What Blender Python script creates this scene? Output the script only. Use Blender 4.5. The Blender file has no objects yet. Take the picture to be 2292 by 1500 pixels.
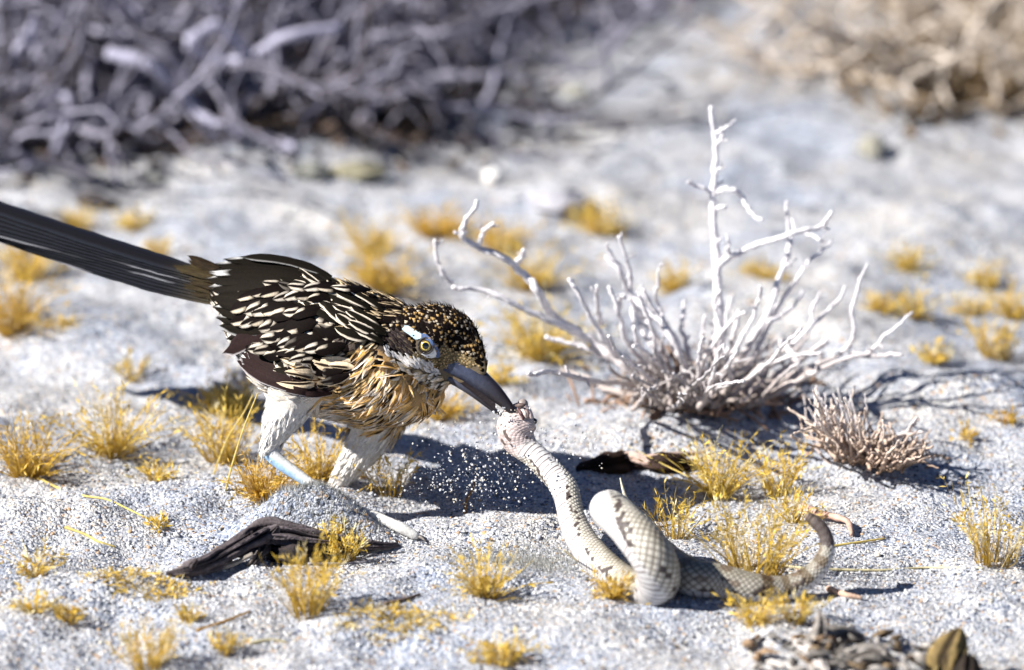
import bpy, bmesh, math
import numpy as np
from mathutils import Vector, Matrix
from mathutils.bvhtree import BVHTree

rng = np.random.default_rng(11)
scene = bpy.context.scene
COL = scene.collection

# ------------------------------------------------------------------ camera
F = 16000.0                       # focal length in photograph pixels (2292 wide)
CX, CY = 1146.0, 750.0
PITCH0 = math.radians(17.0)       # view angle onto the ground under the bird (photo row 1130)
PITCH = PITCH0 - math.atan(380.0 / F)
CAM = np.array([0.0, -4.0 * math.cos(PITCH0), 4.0 * math.sin(PITCH0)])
FWD = np.array([0.0, math.cos(PITCH), -math.sin(PITCH)])
RGT = np.array([1.0, 0.0, 0.0])
UPV = np.array([0.0, math.sin(PITCH), math.cos(PITCH)])
D0 = float(np.dot(-CAM, FWD))     # depth of the world origin
cd = bpy.data.cameras.new('camera')
cam = bpy.data.objects.new('camera', cd)
COL.objects.link(cam)
cam.location = CAM
cam.rotation_euler = (math.pi / 2 - PITCH, 0, 0)
cd.sensor_width = 36.0
cd.lens = 36.0 * F / 2292.0
cd.clip_start = 0.05
cd.clip_end = 500.0
cd.dof.use_dof = True
cd.dof.focus_distance = D0 - 0.062
cd.dof.aperture_fstop = 5.2
scene.camera = cam

# ------------------------------------------------------------------ sky, sun, exposure
SUN_EL = math.radians(38.0)
SUN_AZ = math.radians(20.0)       # sun stands to the left and a little behind the camera
to_sun = np.array([-math.cos(SUN_EL) * math.cos(SUN_AZ), -math.cos(SUN_EL) * math.sin(SUN_AZ), math.sin(SUN_EL)])
world = bpy.data.worlds.new('World')
scene.world = world
world.use_nodes = True
wn = world.node_tree
bg = wn.nodes['Background']
sky = wn.nodes.new('ShaderNodeTexSky')
sky.sky_type = 'NISHITA'
sky.sun_disc = False
sky.sun_elevation = SUN_EL
sky.sun_rotation = math.atan2(to_sun[0], to_sun[1])
sky.altitude = 600
sky.air_density = 0.55
sky.dust_density = 0.0
sky.ozone_density = 6.0
wn.links.new(sky.outputs[0], bg.inputs[0])
bg.inputs[1].default_value = 0.05
sd = bpy.data.lights.new('sun', 'SUN')
sd.energy = 5.0
sd.angle = math.radians(0.53)
sd.color = (1.0, 0.97, 0.925)
sun = bpy.data.objects.new('sun', sd)
COL.objects.link(sun)
sun.rotation_euler = Vector(to_sun).to_track_quat('Z', 'Y').to_euler()
sun.location = tuple(to_sun * 8)
scene.view_settings.view_transform = 'Standard'
scene.view_settings.look = 'None'
scene.view_settings.gamma = 1.0
scene.view_settings.exposure = 1.02
scene.render.engine = 'CYCLES'
scene.cycles.use_denoising = True
scene.cycles.max_bounces = 6
scene.cycles.diffuse_bounces = 3

# ------------------------------------------------------------------ helpers
def lin(r, g, b):
    def f(c):
        c /= 255.0
        return c / 12.92 if c <= 0.04045 else ((c + 0.055) / 1.055) ** 2.4
    return np.array([f(r), f(g), f(b)])

def ray(px, py):
    return FWD + RGT * ((px - CX) / F) - UPV * ((py - CY) / F)

def B(px, py, d):
    """a point seen at photo pixel px,py, d metres nearer than the bird's ground point"""
    return CAM + ray(px, py) * (D0 - d)

def proj(p):
    v = np.asarray(p) - CAM
    z = v @ FWD
    return CX + F * (v @ RGT) / z, CY - F * (v @ UPV) / z, D0 - z

def hash2(ix, iy, seed):
    n = (ix.astype(np.int64) * 374761393 + iy.astype(np.int64) * 668265263 + seed * 2246822519) & 0xFFFFFFFF
    n = ((n ^ (n >> 13)) * 1274126177) & 0xFFFFFFFF
    return ((n ^ (n >> 16)) & 0xFFFFFF) / float(0xFFFFFF)

def vn(x, y, seed=0):
    x = np.asarray(x, float); y = np.asarray(y, float)
    ix = np.floor(x); iy = np.floor(y)
    fx = x - ix; fy = y - iy
    fx = fx * fx * fx * (fx * (fx * 6 - 15) + 10); fy = fy * fy * fy * (fy * (fy * 6 - 15) + 10)
    a = hash2(ix, iy, seed); b = hash2(ix + 1, iy, seed)
    c = hash2(ix, iy + 1, seed); d = hash2(ix + 1, iy + 1, seed)
    return ((a * (1 - fx) + b * fx) * (1 - fy) + (c * (1 - fx) + d * fx) * fy) * 2 - 1

def sstep(a, b, x):
    t = np.clip((np.asarray(x, float) - a) / (b - a), 0, 1)
    return t * t * (3 - 2 * t)

def flat(px, py):
    r = ray(px, py)
    t = -CAM[2] / r[2]
    return CAM + r * t

MOUNDS = []
for (px, row, h, sx, sy) in [
    (672, 1212, .029, .031, .016), (775, 1216, .014, .020, .012), (1110, 1190, .009, .050, .018), (1130, 1290, .006, .040, .022),
    (330, 1135, .010, .055, .020), (120, 1190, .012, .060, .030), (560, 1120, .006, .030, .018),
    (900, 1400, .008, .060, .030), (1250, 1420, .007, .060, .030), (250, 1330, .006, .050, .030),
    (1560, 940, .012, .060, .040), (1950, 1050, .008, .040, .025), (1180, 800, .012, .050, .045), (820, 640, .012, .05, .05),
    (160, 760, .018, .05, .05), (330, 820, .012, .04, .04), (1450, 1000, .006, .04, .02), (2150, 900, .012, .06, .05),
    (-100, 1000, .012, .06, .05), (520, 720, .014, .05, .06), (2000, 1480, .008, .05, .03),
    (1750, 700, .014, .09, .08), (1250, 470, .020, .07, .06), (2100, 560, .018, .1, .08), (700, 420, .015, .1, .08)]:
    p = flat(px, row)
    MOUNDS.append((p[0], p[1], h, sx, sy))

def H(x, y):
    x = np.asarray(x, float); y = np.asarray(y, float)
    far = sstep(0.15, 1.0, y)
    near = np.exp(-((x - .08) / .16) ** 2 - ((y + .10) / .12) ** 2)
    amp = 1.0 - 0.6 * near
    z = amp * (.0042 * vn(x * 8 + 3.1, y * 6.5, 1) + .0040 * vn(x * 19, y * 17, 2) + .0030 * vn(x * 44, y * 40, 3) + .0014 * vn(x * 95, y * 95, 4))
    z += far * (.011 * vn(x * 5, y * 4, 5) + .006 * vn(x * 11, y * 10, 6))
    z += sstep(3, 12, np.hypot(x, y)) * .25 * vn(x * .25, y * .25, 7)
    for (mx, my, h, sx, sy) in MOUNDS:
        z += h * np.exp(-((x - mx) / sx) ** 2 - ((y - my) / sy) ** 2)
    return z

TT = np.concatenate([np.arange(3.3, 4.6, .0012), np.arange(4.6, 9.0, .004)])
_gx = np.arange(-1.4, 1.4, .003); _gy = np.arange(-.7, 2.8, .004)
_GZ = None
def Hs(x, y):
    """quick height of one point"""
    global _GZ
    if _GZ is None: _GZ = H(*np.meshgrid(_gx, _gy)).tolist()
    fx = (x + 1.4) / .003; fy = (y + .7) / .004
    i = int(fx); j = int(fy)
    if fx < 0 or fy < 0 or i >= len(_gx) - 1 or j >= len(_gy) - 1: return float(H(x, y))
    fx -= i; fy -= j; a = _GZ[j]; b = _GZ[j + 1]
    return (a[i] * (1 - fx) + a[i + 1] * fx) * (1 - fy) + (b[i] * (1 - fx) + b[i + 1] * fx) * fy
def on_ground(px, py, h=0.0):
    """the first point on the ray of photo pixel px,py that is h metres above the ground"""
    r = ray(px, py)
    pts = CAM[None] + TT[:, None] * r[None]
    f = pts[:, 2] - H(pts[:, 0], pts[:, 1]) - h
    k = np.argmax(f <= 0)
    if f[k] > 0 or k == 0:
        return flat(px, py)
    t = f[k - 1] / (f[k - 1] - f[k])
    return pts[k - 1] * (1 - t) + pts[k] * t

def mpp(p):
    """metres per photo pixel at point p"""
    return float((np.asarray(p) - CAM) @ FWD) / F

def new_mesh(name, V, Q, col=None, smooth=True):
    V = np.asarray(V, np.float32); Q = np.asarray(Q, np.int32)
    k = Q.shape[1]
    m = bpy.data.meshes.new(name)
    m.vertices.add(len(V)); m.vertices.foreach_set('co', V.ravel())
    m.loops.add(Q.size); m.loops.foreach_set('vertex_index', Q.ravel())
    m.polygons.add(len(Q))
    m.polygons.foreach_set('loop_start', np.arange(0, Q.size, k, dtype=np.int32))
    try:
        m.polygons.foreach_set('loop_total', np.full(len(Q), k, np.int32))
    except Exception:
        pass
    m.update(calc_edges=True)
    m.validate()
    if col is not None:
        a = m.attributes.new('Col', 'FLOAT_COLOR', 'POINT')
        c = np.ones((len(V), 4), np.float32); c[:, :3] = col
        a.data.foreach_set('color', c.ravel())
    m.polygons.foreach_set('use_smooth', np.full(len(m.polygons), smooth, dtype=bool))
    return m

def obj(name, mesh, mat, parent=None):
    o = bpy.data.objects.new(name, mesh)
    COL.objects.link(o)
    if mesh is not None and mat is not None:
        mesh.materials.append(mat)
    if parent is not None:
        o.parent = parent
    return o

def thing(name, label, cat, loc=(0, 0, 0), group=None):
    o = bpy.data.objects.new(name, None)
    COL.objects.link(o)
    o.empty_display_size = .01
    o.location = loc
    return tag(o, label, cat, group)

def tag(o, label, cat=None, group=None, kind=None):
    o['label'] = label
    if cat: o['category'] = cat
    if group: o['group'] = group
    if kind: o['kind'] = kind
    return o

def rebase(o, loc):
    """put the origin of mesh object o (vertices in world space) at loc"""
    loc = np.asarray(loc, float)
    m = o.data
    n = len(m.vertices)
    a = np.empty(n * 3, np.float32); m.vertices.foreach_get('co', a)
    a = a.reshape(-1, 3) - loc.astype(np.float32)
    m.vertices.foreach_set('co', a.ravel())
    o.location = loc
    return o

def unit(v):
    v = np.asarray(v, float)
    return v / (np.linalg.norm(v, axis=-1, keepdims=True) + 1e-12)

class Geo:
    def __init__(s): s.V = []; s.Q = []; s.C = []; s.n = 0
    def add(s, V, Q, C):
        V = np.asarray(V, float)
        C = np.asarray(C, float)
        if C.ndim == 1: C = np.tile(C, (len(V), 1))
        s.V.append(V); s.Q.append(np.asarray(Q, int) + s.n); s.C.append(C); s.n += len(V)
    def mesh(s, name, smooth=True):
        return new_mesh(name, np.concatenate(s.V), np.concatenate(s.Q), np.concatenate(s.C), smooth)

def frames(P):
    P = np.asarray(P, float)
    T = unit(np.gradient(P, axis=0))
    ref = np.array([0, 0, 1.0]) if abs(T[0][2]) < .9 else np.array([1.0, 0, 0])
    N = np.zeros_like(P)
    n = unit(np.cross(T[0], ref))
    for i in range(len(P)):
        n = unit(n - T[i] * np.dot(n, T[i]))
        N[i] = n
    return T, N, np.cross(T, N)

def smooth_path(P, n):
    """Catmull-Rom through P, n samples evenly spaced by arc length; works on rows of any width"""
    P = np.asarray(P, float)
    if len(P) == 2:
        t = np.linspace(0, 1, n)[:, None]
        return P[0] * (1 - t) + P[1] * t
    Pe = np.vstack([2 * P[0] - P[1], P, 2 * P[-1] - P[-2]])
    out = []
    m = 40
    for i in range(1, len(Pe) - 2):
        p0, p1, p2, p3 = Pe[i - 1], Pe[i], Pe[i + 1], Pe[i + 2]
        t = np.linspace(0, 1, m, endpoint=False)[:, None]
        out.append(.5 * ((2 * p1) + (-p0 + p2) * t + (2 * p0 - 5 * p1 + 4 * p2 - p3) * t ** 2 + (-p0 + 3 * p1 - 3 * p2 + p3) * t ** 3))
    out.append(Pe[-2][None])
    out = np.concatenate(out)
    s = np.concatenate([[0], np.cumsum(np.linalg.norm(np.diff(out[:, :3], axis=0), axis=1))])
    q = np.linspace(0, s[-1], n)
    return np.stack([np.interp(q, s, out[:, k]) for k in range(out.shape[1])], 1)

def tube(P, R, ns=8, jit=0.0, cap=True, seed=0):
    P = np.asarray(P, float); R = np.broadcast_to(np.asarray(R, float), (len(P),))
    T, N, Bn = frames(P)
    th = np.linspace(0, 2 * np.pi, ns, endpoint=False)
    rr = R[:, None] * np.ones(ns)[None]
    if jit:
        s = np.arange(len(P))[:, None] * .55
        rr = rr * (1 + jit * vn(s + seed * 3.7 + 0 * th[None], np.cos(th)[None] * 2.1 + 0 * s, seed) + jit * .6 * vn(s * .4 + 9, np.sin(th)[None] * 3 + 0 * s + seed, seed + 5))
    V = P[:, None] + rr[..., None] * (np.cos(th)[None, :, None] * N[:, None] + np.sin(th)[None, :, None] * Bn[:, None])
    V = V.reshape(-1, 3)
    k = len(P)
    i = np.arange(k - 1)[:, None] * ns; j = np.arange(ns)[None]; j2 = (j + 1) % ns
    Q = np.stack([i + j, i + j2, i + ns + j2, i + ns + j], -1).reshape(-1, 4)
    if cap:
        c0 = len(V)
        V = np.vstack([V, P[0] - T[0] * R[0] * .3, P[-1] + T[-1] * R[-1] * .3])
        jj = np.arange(0, ns, 2)
        e0 = np.stack([np.full(len(jj), c0), (jj + 2) % ns, (jj + 1) % ns, jj], -1)
        b = (k - 1) * ns
        e1 = np.stack([np.full(len(jj), c0 + 1), b + jj, b + (jj + 1) % ns, b + (jj + 2) % ns], -1)
        Q = np.vstack([Q, e0, e1])
    return V, Q

ICO_V = None
def ico(sub=1):
    bm = bmesh.new(); bmesh.ops.create_icosphere(bm, subdivisions=sub, radius=1)
    V = np.array([v.co[:] for v in bm.verts]); Q = np.array([[l.index for l in f.verts] for f in bm.faces])
    bm.free()
    return V, Q

# ------------------------------------------------------------------ materials
def vmat(name, rough=.6, spec=.3, var=.15, nscale=200., bump=0., bscale=300., transl=0., coat=0., stretch=None):
    m = bpy.data.materials.new(name); m.use_nodes = True
    nt = m.node_tree; N = nt.nodes; L = nt.links
    p = N['Principled BSDF']
    at = N.new('ShaderNodeAttribute'); at.attribute_name = 'Col'
    tc = N.new('ShaderNodeTexCoord')
    src = tc.outputs['Object']
    if stretch:
        mp = N.new('ShaderNodeMapping'); mp.inputs['Scale'].default_value = stretch
        L.new(src, mp.inputs[0]); src = mp.outputs[0]
    nz = N.new('ShaderNodeTexNoise'); nz.inputs['Scale'].default_value = nscale; nz.inputs['Detail'].default_value = 4
    L.new(src, nz.inputs['Vector'])
    mr = N.new('ShaderNodeMapRange'); mr.inputs[1].default_value = .25; mr.inputs[2].default_value = .75
    mr.inputs[3].default_value = 1 - var; mr.inputs[4].default_value = 1 + var
    L.new(nz.outputs['Fac'], mr.inputs[0])
    mul = N.new('ShaderNodeVectorMath'); mul.operation = 'SCALE'
    L.new(at.outputs['Color'], mul.inputs[0]); L.new(mr.outputs[0], mul.inputs['Scale'])
    L.new(mul.outputs[0], p.inputs['Base Color'])
    p.inputs['Roughness'].default_value = rough
    p.inputs['Specular IOR Level'].default_value = spec
    p.inputs['Coat Weight'].default_value = coat
    p.inputs['Coat Roughness'].default_value = .05
    if bump:
        n2 = N.new('ShaderNodeTexNoise'); n2.inputs['Scale'].default_value = bscale; n2.inputs['Detail'].default_value = 3
        L.new(src, n2.inputs['Vector'])
        bp = N.new('ShaderNodeBump'); bp.inputs['Strength'].default_value = 1.0; bp.inputs['Distance'].default_value = bump
        L.new(n2.outputs['Fac'], bp.inputs['Height']); L.new(bp.outputs[0], p.inputs['Normal'])
    if transl:
        tr = N.new('ShaderNodeBsdfTranslucent'); L.new(mul.outputs[0], tr.inputs[0])
        mx = N.new('ShaderNodeMixShader'); mx.inputs[0].default_value = transl
        out = N['Material Output']
        L.new(p.outputs[0], mx.inputs[1]); L.new(tr.outputs[0], mx.inputs[2]); L.new(mx.outputs[0], out.inputs[0])
    return m

def ground_mat():
    m = bpy.data.materials.new('granite_sand'); m.use_nodes = True
    nt = m.node_tree; N = nt.nodes; L = nt.links
    p = N['Principled BSDF']
    tc = N.new('ShaderNodeTexCoord'); src = tc.outputs['Object']
    def vor(scale, rnd=1.0):
        v = N.new('ShaderNodeTexVoronoi'); v.inputs['Scale'].default_value = scale; v.inputs['Randomness'].default_value = rnd
        L.new(src, v.inputs['Vector']); return v
    v1 = vor(470.); v2 = vor(900.)
    sep = N.new('ShaderNodeSeparateColor'); L.new(v1.outputs['Color'], sep.inputs[0])
    sep2 = N.new('ShaderNodeSeparateColor'); L.new(v2.outputs['Color'], sep2.inputs[0])
    def ramp(stops):
        r = N.new('ShaderNodeValToRGB'); r.color_ramp.interpolation = 'CONSTANT'
        e = r.color_ramp.elements
        e[0].position = stops[0][0]; e[0].color = (*stops[0][1], 1)
        e[1].position = stops[1][0]; e[1].color = (*stops[1][1], 1)
        for s, c in stops[2:]:
            k = e.new(s); k.color = (*c, 1)
        return r
    r1 = ramp([(0, (.03, .032, .04)), (.05, (.15, .17, .22)), (.18, (.34, .36, .41)), (.42, (.46, .465, .48)), (.66, (.56, .555, .55)), (.88, (.68, .67, .65)), (.955, (.44, .28, .15))])
    L.new(sep.outputs[0], r1.inputs[0])
    r2 = ramp([(0, (.06, .065, .08)), (.1, (.25, .27, .32)), (.35, (.42, .43, .46)), (.7, (.58, .575, .57)), (.95, (.46, .33, .2))])
    L.new(sep2.outputs[1], r2.inputs[0])
    big = N.new('ShaderNodeTexNoise'); big.inputs['Scale'].default_value = 30; big.inputs['Detail'].default_value = 5
    L.new(src, big.inputs['Vector'])
    st = N.new('ShaderNodeMapRange'); st.inputs[1].default_value = .42; st.inputs[2].default_value = .6
    L.new(big.outputs['Fac'], st.inputs[0])
    mx = N.new('ShaderNodeMix'); mx.data_type = 'RGBA'
    L.new(st.outputs[0], mx.inputs[0]); L.new(r1.outputs[0], mx.inputs[6]); L.new(r2.outputs[0], mx.inputs[7])
    big2 = N.new('ShaderNodeTexNoise'); big2.inputs['Scale'].default_value = 9; big2.inputs['Detail'].default_value = 4
    L.new(src, big2.inputs['Vector'])
    cr = N.new('ShaderNodeValToRGB'); e = cr.color_ramp.elements
    e[0].position = .36; e[0].color = (.82, .87, .97, 1); e[1].position = .62; e[1].color = (1.10, 1.06, 1.0, 1)
    L.new(big2.outputs['Fac'], cr.inputs[0])
    mm = N.new('ShaderNodeMix'); mm.data_type = 'RGBA'; mm.blend_type = 'MULTIPLY'; mm.inputs[0].default_value = 1
    L.new(mx.outputs[2], mm.inputs[6]); L.new(cr.outputs[0], mm.inputs[7])
    L.new(mm.outputs[2], p.inputs['Base Color'])
    p.inputs['Roughness'].default_value = .75; p.inputs['Specular IOR Level'].default_value = .25
    b1 = N.new('ShaderNodeBump'); b1.inputs['Distance'].default_value = .0011; b1.inputs['Strength'].default_value = .9; b1.invert = True
    L.new(v1.outputs['Distance'], b1.inputs['Height'])
    b2 = N.new('ShaderNodeBump'); b2.inputs['Distance'].default_value = .0006; b2.invert = True; b2.inputs['Strength'].default_value = .9
    L.new(v2.outputs['Distance'], b2.inputs['Height']); L.new(b1.outputs[0], b2.inputs['Normal'])
    b3 = N.new('ShaderNodeBump'); b3.inputs['Distance'].default_value = .006; b3.inputs['Strength'].default_value = .8
    L.new(big.outputs['Fac'], b3.inputs['Height']); L.new(b2.outputs[0], b3.inputs['Normal'])
    L.new(b3.outputs[0], p.inputs['Normal'])
    return m

M_ground = ground_mat()
M_grain = vmat('loose_grain', rough=.6, spec=.35, var=.1, nscale=900)
M_grass = vmat('dry_grass', rough=.55, spec=.25, var=.18, nscale=250, transl=.3)
M_wood = vmat('dead_wood', rough=.85, spec=.15, var=.28, nscale=260, bump=.0006, bscale=500)
M_dark = vmat('weathered_root', rough=.8, spec=.2, var=.35, nscale=300, bump=.0008, bscale=700)
M_stone = vmat('stone', rough=.85, spec=.2, var=.25, nscale=150, bump=.0015, bscale=220)
M_feather = vmat('feather', rough=.7, spec=.05, var=.25, nscale=900, bump=.00012, bscale=1600, transl=.10)
M_gloss = vmat('glossy_feather', rough=.42, spec=.3, var=.2, nscale=700, bump=.0001, bscale=1500)
M_skin = vmat('bird_skin', rough=.55, spec=.3, var=.14, nscale=700, bump=.0003, bscale=900)
M_bill = vmat('horn_bill', rough=.36, spec=.5, var=.22, nscale=400, bump=.0002, bscale=700)
M_eye = vmat('eye', rough=.08, spec=.6, var=.03, nscale=900, coat=.8)
M_snake = vmat('snake_skin', rough=.5, spec=.35, var=.12, nscale=900, bump=.0001, bscale=1500)

# ------------------------------------------------------------------ ground
def graded(lo, hi, fine, growth, limit):
    core = np.arange(lo, hi, fine)
    def run(start, sgn):
        out = []; st = fine; x = start
        while abs(x) < limit:
            st *= growth; x += sgn * st; out.append(x)
        return out
    return core, run
cx, rx = graded(-.36, .36, .0027, 1.14, 90)
xs = np.array(rx(-.36, -1)[::-1] + list(cx) + rx(cx[-1], 1))
y1 = np.arange(-.38, .36, .0028); y2 = np.arange(.36, 1.7, .0065)
def run(x, sgn, st, growth, limit):
    out = []
    while abs(x) < limit:
        st *= growth; x += sgn * st; out.append(x)
    return out
ys = np.array(run(-.38, -1, .0024, 1.13, 90)[::-1] + list(y1) + list(y2) + run(y2[-1], 1, .0055, 1.13, 90))
XX, YY = np.meshgrid(xs, ys)
ZZ = H(XX, YY)
V = np.stack([XX, YY, ZZ], -1).reshape(-1, 3)
nx = len(xs); ny = len(ys)
ii, jj = np.meshgrid(np.arange(nx - 1), np.arange(ny - 1))
a = (jj * nx + ii).ravel()
Q = np.stack([a, a + 1, a + nx + 1, a + nx], -1)
g = obj('ground', new_mesh('ground', V, Q), M_ground)
tag(g, 'pale coarse granite sand of the desert floor', kind='structure')

# loose grains lying on the sand
def grains(n, sampler, size, name, label, sink=.25, bright=False):
    iv, iq = ico(1)
    P, r = sampler(n)
    A = rng.normal(size=(n, 3, 3)); A = np.linalg.qr(A)[0]
    sc = rng.uniform(.65, 1.25, (n, 3)) * r[:, None]
    base = iv[None] * (1 + rng.uniform(-.18, .18, (n, len(iv), 1)))
    Vv = np.einsum('nij,nkj->nki', A, base * sc[:, None]) + P[:, None]
    pal = np.array([[.66, .66, .66], [.56, .57, .60], [.42, .44, .49], [.24, .27, .33], [.08, .085, .1], [.5, .34, .2], [.62, .56, .46], [.72, .70, .67]])
    ci = rng.choice(len(pal), n, p=[.25, .2, .15, .1, .07, .05, .08, .1])
    if bright: ci = rng.choice([0, 1, 6, 7], n)
    C = np.repeat((pal[ci] * rng.uniform(.85, 1.1, (n, 1)))[:, None], len(iv), 1)
    Qq = (iq[None] + (np.arange(n) * len(iv))[:, None, None]).reshape(-1, 3)
    o = obj(name, new_mesh(name, Vv.reshape(-1, 3), Qq, C.reshape(-1, 3), smooth=False), M_grain)
    return tag(o, label, kind='stuff')
def samp_ground(n):
    py = 1500 - 640 * rng.random(n) ** 1.15 + 20
    px = rng.uniform(-60, 2352, n)
    r = ray(0, 0)
    dirs = FWD[None] + RGT[None] * ((px - CX) / F)[:, None] - UPV[None] * ((py - CY) / F)[:, None]
    t = -CAM[2] / dirs[:, 2]
    P = CAM[None] + dirs * t[:, None]
    rad = .00035 + .00075 * rng.random(n) ** 2.2
    big = rng.random(n) < .012; rad[big] *= 1.9
    P[:, 2] = H(P[:, 0], P[:, 1]) + rad * .25
    return P, rad
grains(23000, samp_ground, 0, 'sand_grains', 'loose white and grey sand grains scattered over the ground')

# ------------------------------------------------------------------ roadrunner: body
HC = B(985, 768, .044)
fvec = unit(RGT * .80 - UPV * .53 - FWD * .30)
uph = RGT * .50 + UPV * .78 - FWD * .30
uph = unit(uph - fvec * np.dot(uph, fvec))
sid = np.cross(fvec, uph)
if np.dot(sid, -FWD) < 0: sid = -sid              # towards the camera: the bird's right side

CHAINS = {
 'torso': [(512, 662, 0, 40), (560, 676, .004, 68), (620, 710, .010, 96), (700, 748, .018, 122), (780, 790, .028, 138), (848, 824, .036, 130), (892, 842, .042, 106), (925, 838, .044, 78)],
 'back': [(560, 650, 0, 50), (640, 680, .006, 70), (720, 700, .012, 80), (800, 722, .022, 78), (870, 748, .032, 78)],
 'neck': [(848, 800, .036, 110), (890, 778, .040, 88), (930, 770, .043, 80), (975, 765, .044, 82)],
 'flank': [(640, 800, .022, 84), (590, 770, .012, 62), (560, 740, .006, 50)],
 'belly': [(640, 800, .022, 88), (720, 840, .026, 92), (800, 850, .030, 98)],
 'head': [(975, 765, .044, 82), (1000, 772, .047, 78), (1028, 790, .051, 58), (1052, 812, .055, 36), (1066, 826, .058, 22)],
 'chin': [(975, 800, .046, 58), (1005, 825, .052, 36), (1030, 845, .056, 20)],
 'wing': [(800, 780, .050, 66), (740, 760, .046, 66), (680, 735, .038, 62), (620, 710, .030, 54), (560, 690, .018, 44)],
 'leg_near': [(680, 850, .045, 62), (650, 900, .050, 52), (625, 945, .054, 38), (606, 990, .056, 23), (599, 1010, .057, 19), (630, 1038, .058, 17), (690, 1080, .060, 14), (745, 1116, .062, 13), (796, 1140, .062, 14)],
 'leg_far': [(860, 900, .005, 64), (845, 950, -.004, 54), (812, 1005, -.010, 41), (775, 1055, -.012, 27), (750, 1090, -.012, 19), (788, 1093, -.026, 13), (835, 1090, -.040, 11)],
}
toe_end = on_ground(934, 1201, .0022)
td = proj(toe_end)[2]
CHAINS['toe_a'] = [(796, 1140, .062, 14), (850, 1160, (td + .062) / 2, 13), (900, 1183, td, 14), (930, 1199, td, 12)]
CHAINS['toe_b'] = [(796, 1140, .062, 12), (850, 1156, .050, 10), (905, 1180, .048, 8)]
CHAINS['toe_c'] = [(796, 1140, .062, 12), (760, 1140, .050, 10), (715, 1146, .044, 7)]
CHAINS['toe_d'] = [(835, 1090, -.040, 11), (880, 1092, -.042, 9), (925, 1096, -.040, 7)]
CHAINS['toe_e'] = [(835, 1090, -.040, 11), (805, 1092, -.044, 9), (780, 1094, -.046, 7)]
bm = bmesh.new()
for ch in CHAINS.values():
    for (p0, p1) in zip(ch[:-1], ch[1:]):
        A0 = B(*p0[:3]); A1 = B(*p1[:3]); r0 = p0[3] * .00025; r1 = p1[3] * .00025
        n = max(2, int(np.linalg.norm(A1 - A0) / (.22 * min(r0, r1))) + 1)
        n = min(n, 24)
        for t in np.linspace(0, 1, n):
            c = A0 * (1 - t) + A1 * t; r = r0 * (1 - t) + r1 * t
            bmesh.ops.create_icosphere(bm, subdivisions=2 if r < .008 else 3, radius=r, matrix=Matrix.Translation(Vector(c)))
me = bpy.data.meshes.new('blob'); bm.to_mesh(me); bm.free()
tmp = bpy.data.objects.new('blob', me); COL.objects.link(tmp)
rm = tmp.modifiers.new('r', 'REMESH'); rm.mode = 'VOXEL'; rm.voxel_size = .0014
sm = tmp.modifiers.new('s', 'SMOOTH'); sm.factor = .5; sm.iterations = 7
dg = bpy.context.evaluated_depsgraph_get()
body_me = bpy.data.meshes.new_from_object(tmp.evaluated_get(dg))
bpy.data.objects.remove(tmp); bpy.data.meshes.remove(me)
nvb = len(body_me.vertices)
BV = np.empty(nvb * 3, np.float32); body_me.vertices.foreach_get('co', BV); BV = BV.reshape(-1, 3).astype(float)
_f = (BV - HC) @ fvec; _s = (BV - HC) @ sid
_near = np.linalg.norm(BV - HC, axis=1) < .036
BV = BV - (np.where(_near, (.10 + .48 * sstep(.000, .017, _f)) * sstep(-.022, -.004, _f), 0) * _s)[:, None] * sid
body_me.vertices.foreach_set('co', BV.astype(np.float32).ravel())
polys = [tuple(p.vertices) for p in body_me.polygons]
bvh = BVHTree.FromPolygons([Vector(v) for v in BV], polys)

def inpoly(px, py, poly):
    px = np.asarray(px, float); py = np.asarray(py, float)
    c = np.zeros(px.shape, bool)
    n = len(poly)
    for i in range(n):
        x0, y0 = poly[i]; x1, y1 = poly[(i + 1) % n]
        hit = ((y0 > py) != (y1 > py)) & (px < (x1 - x0) * (py - y0) / (y1 - y0 + 1e-9) + x0)
        c ^= hit
    return c

def headproj(P):
    """photo position of a point; points of the far half of the head are reflected onto the near half"""
    P = np.asarray(P, float)
    s = (P - HC) @ sid
    Pm = P - 2 * np.where(s < 0, s, 0)[..., None] * sid
    return proj(Pm)

PG_HEAD = [(912, 700), (935, 668), (1000, 655), (1060, 690), (1110, 830), (1060, 880), (1000, 868), (955, 850), (905, 825), (868, 795), (862, 760), (892, 722)]
PG_BELLY = [(540, 850), (690, 868), (770, 925), (860, 990), (700, 990), (600, 935), (540, 900)]
PG_REAR = [(470, 700), (535, 742), (575, 800), (640, 876), (560, 900), (520, 830), (480, 750)]
PG_BREAST = [(690, 830), (760, 795), (830, 772), (872, 800), (905, 828), (960, 850), (1010, 868), (1040, 900), (1010, 1000), (770, 990), (760, 930), (700, 880)]
PG_NECK = [(790, 620), (940, 660), (912, 702), (890, 722), (862, 762), (868, 795), (830, 772), (790, 740), (765, 680)]
PG_COV = [(540, 690), (690, 672), (765, 690), (790, 742), (830, 772), (760, 797), (690, 832), (560, 800)]
PG_EAR = [(872, 760), (890, 742), (915, 750), (928, 772), (932, 800), (905, 802), (880, 788)]
PG_MALAR = [(868, 776), (882, 792), (915, 806), (960, 816), (990, 838), (985, 846), (940, 830), (895, 815), (862, 794)]
PG_LORE = [(986, 790), (1000, 772), (1040, 792), (1072, 806), (1082, 826), (1050, 850), (960, 822), (925, 808), (935, 798), (975, 802)]
PG_BILL = [(985, 822), (1040, 834), (1076, 820), (1100, 850), (1060, 890), (1015, 862), (990, 842)]
PG_STRIPE = [(901, 737), (906, 731), (914, 731), (928, 740), (943, 749), (942, 757), (931, 760), (915, 748), (904, 741)]
PG_BLUE = [(941, 747), (952, 748), (965, 758), (976, 772), (983, 787), (984, 797), (977, 800), (975, 790), (971, 778), (961, 765), (951, 757), (941, 757)]
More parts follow.
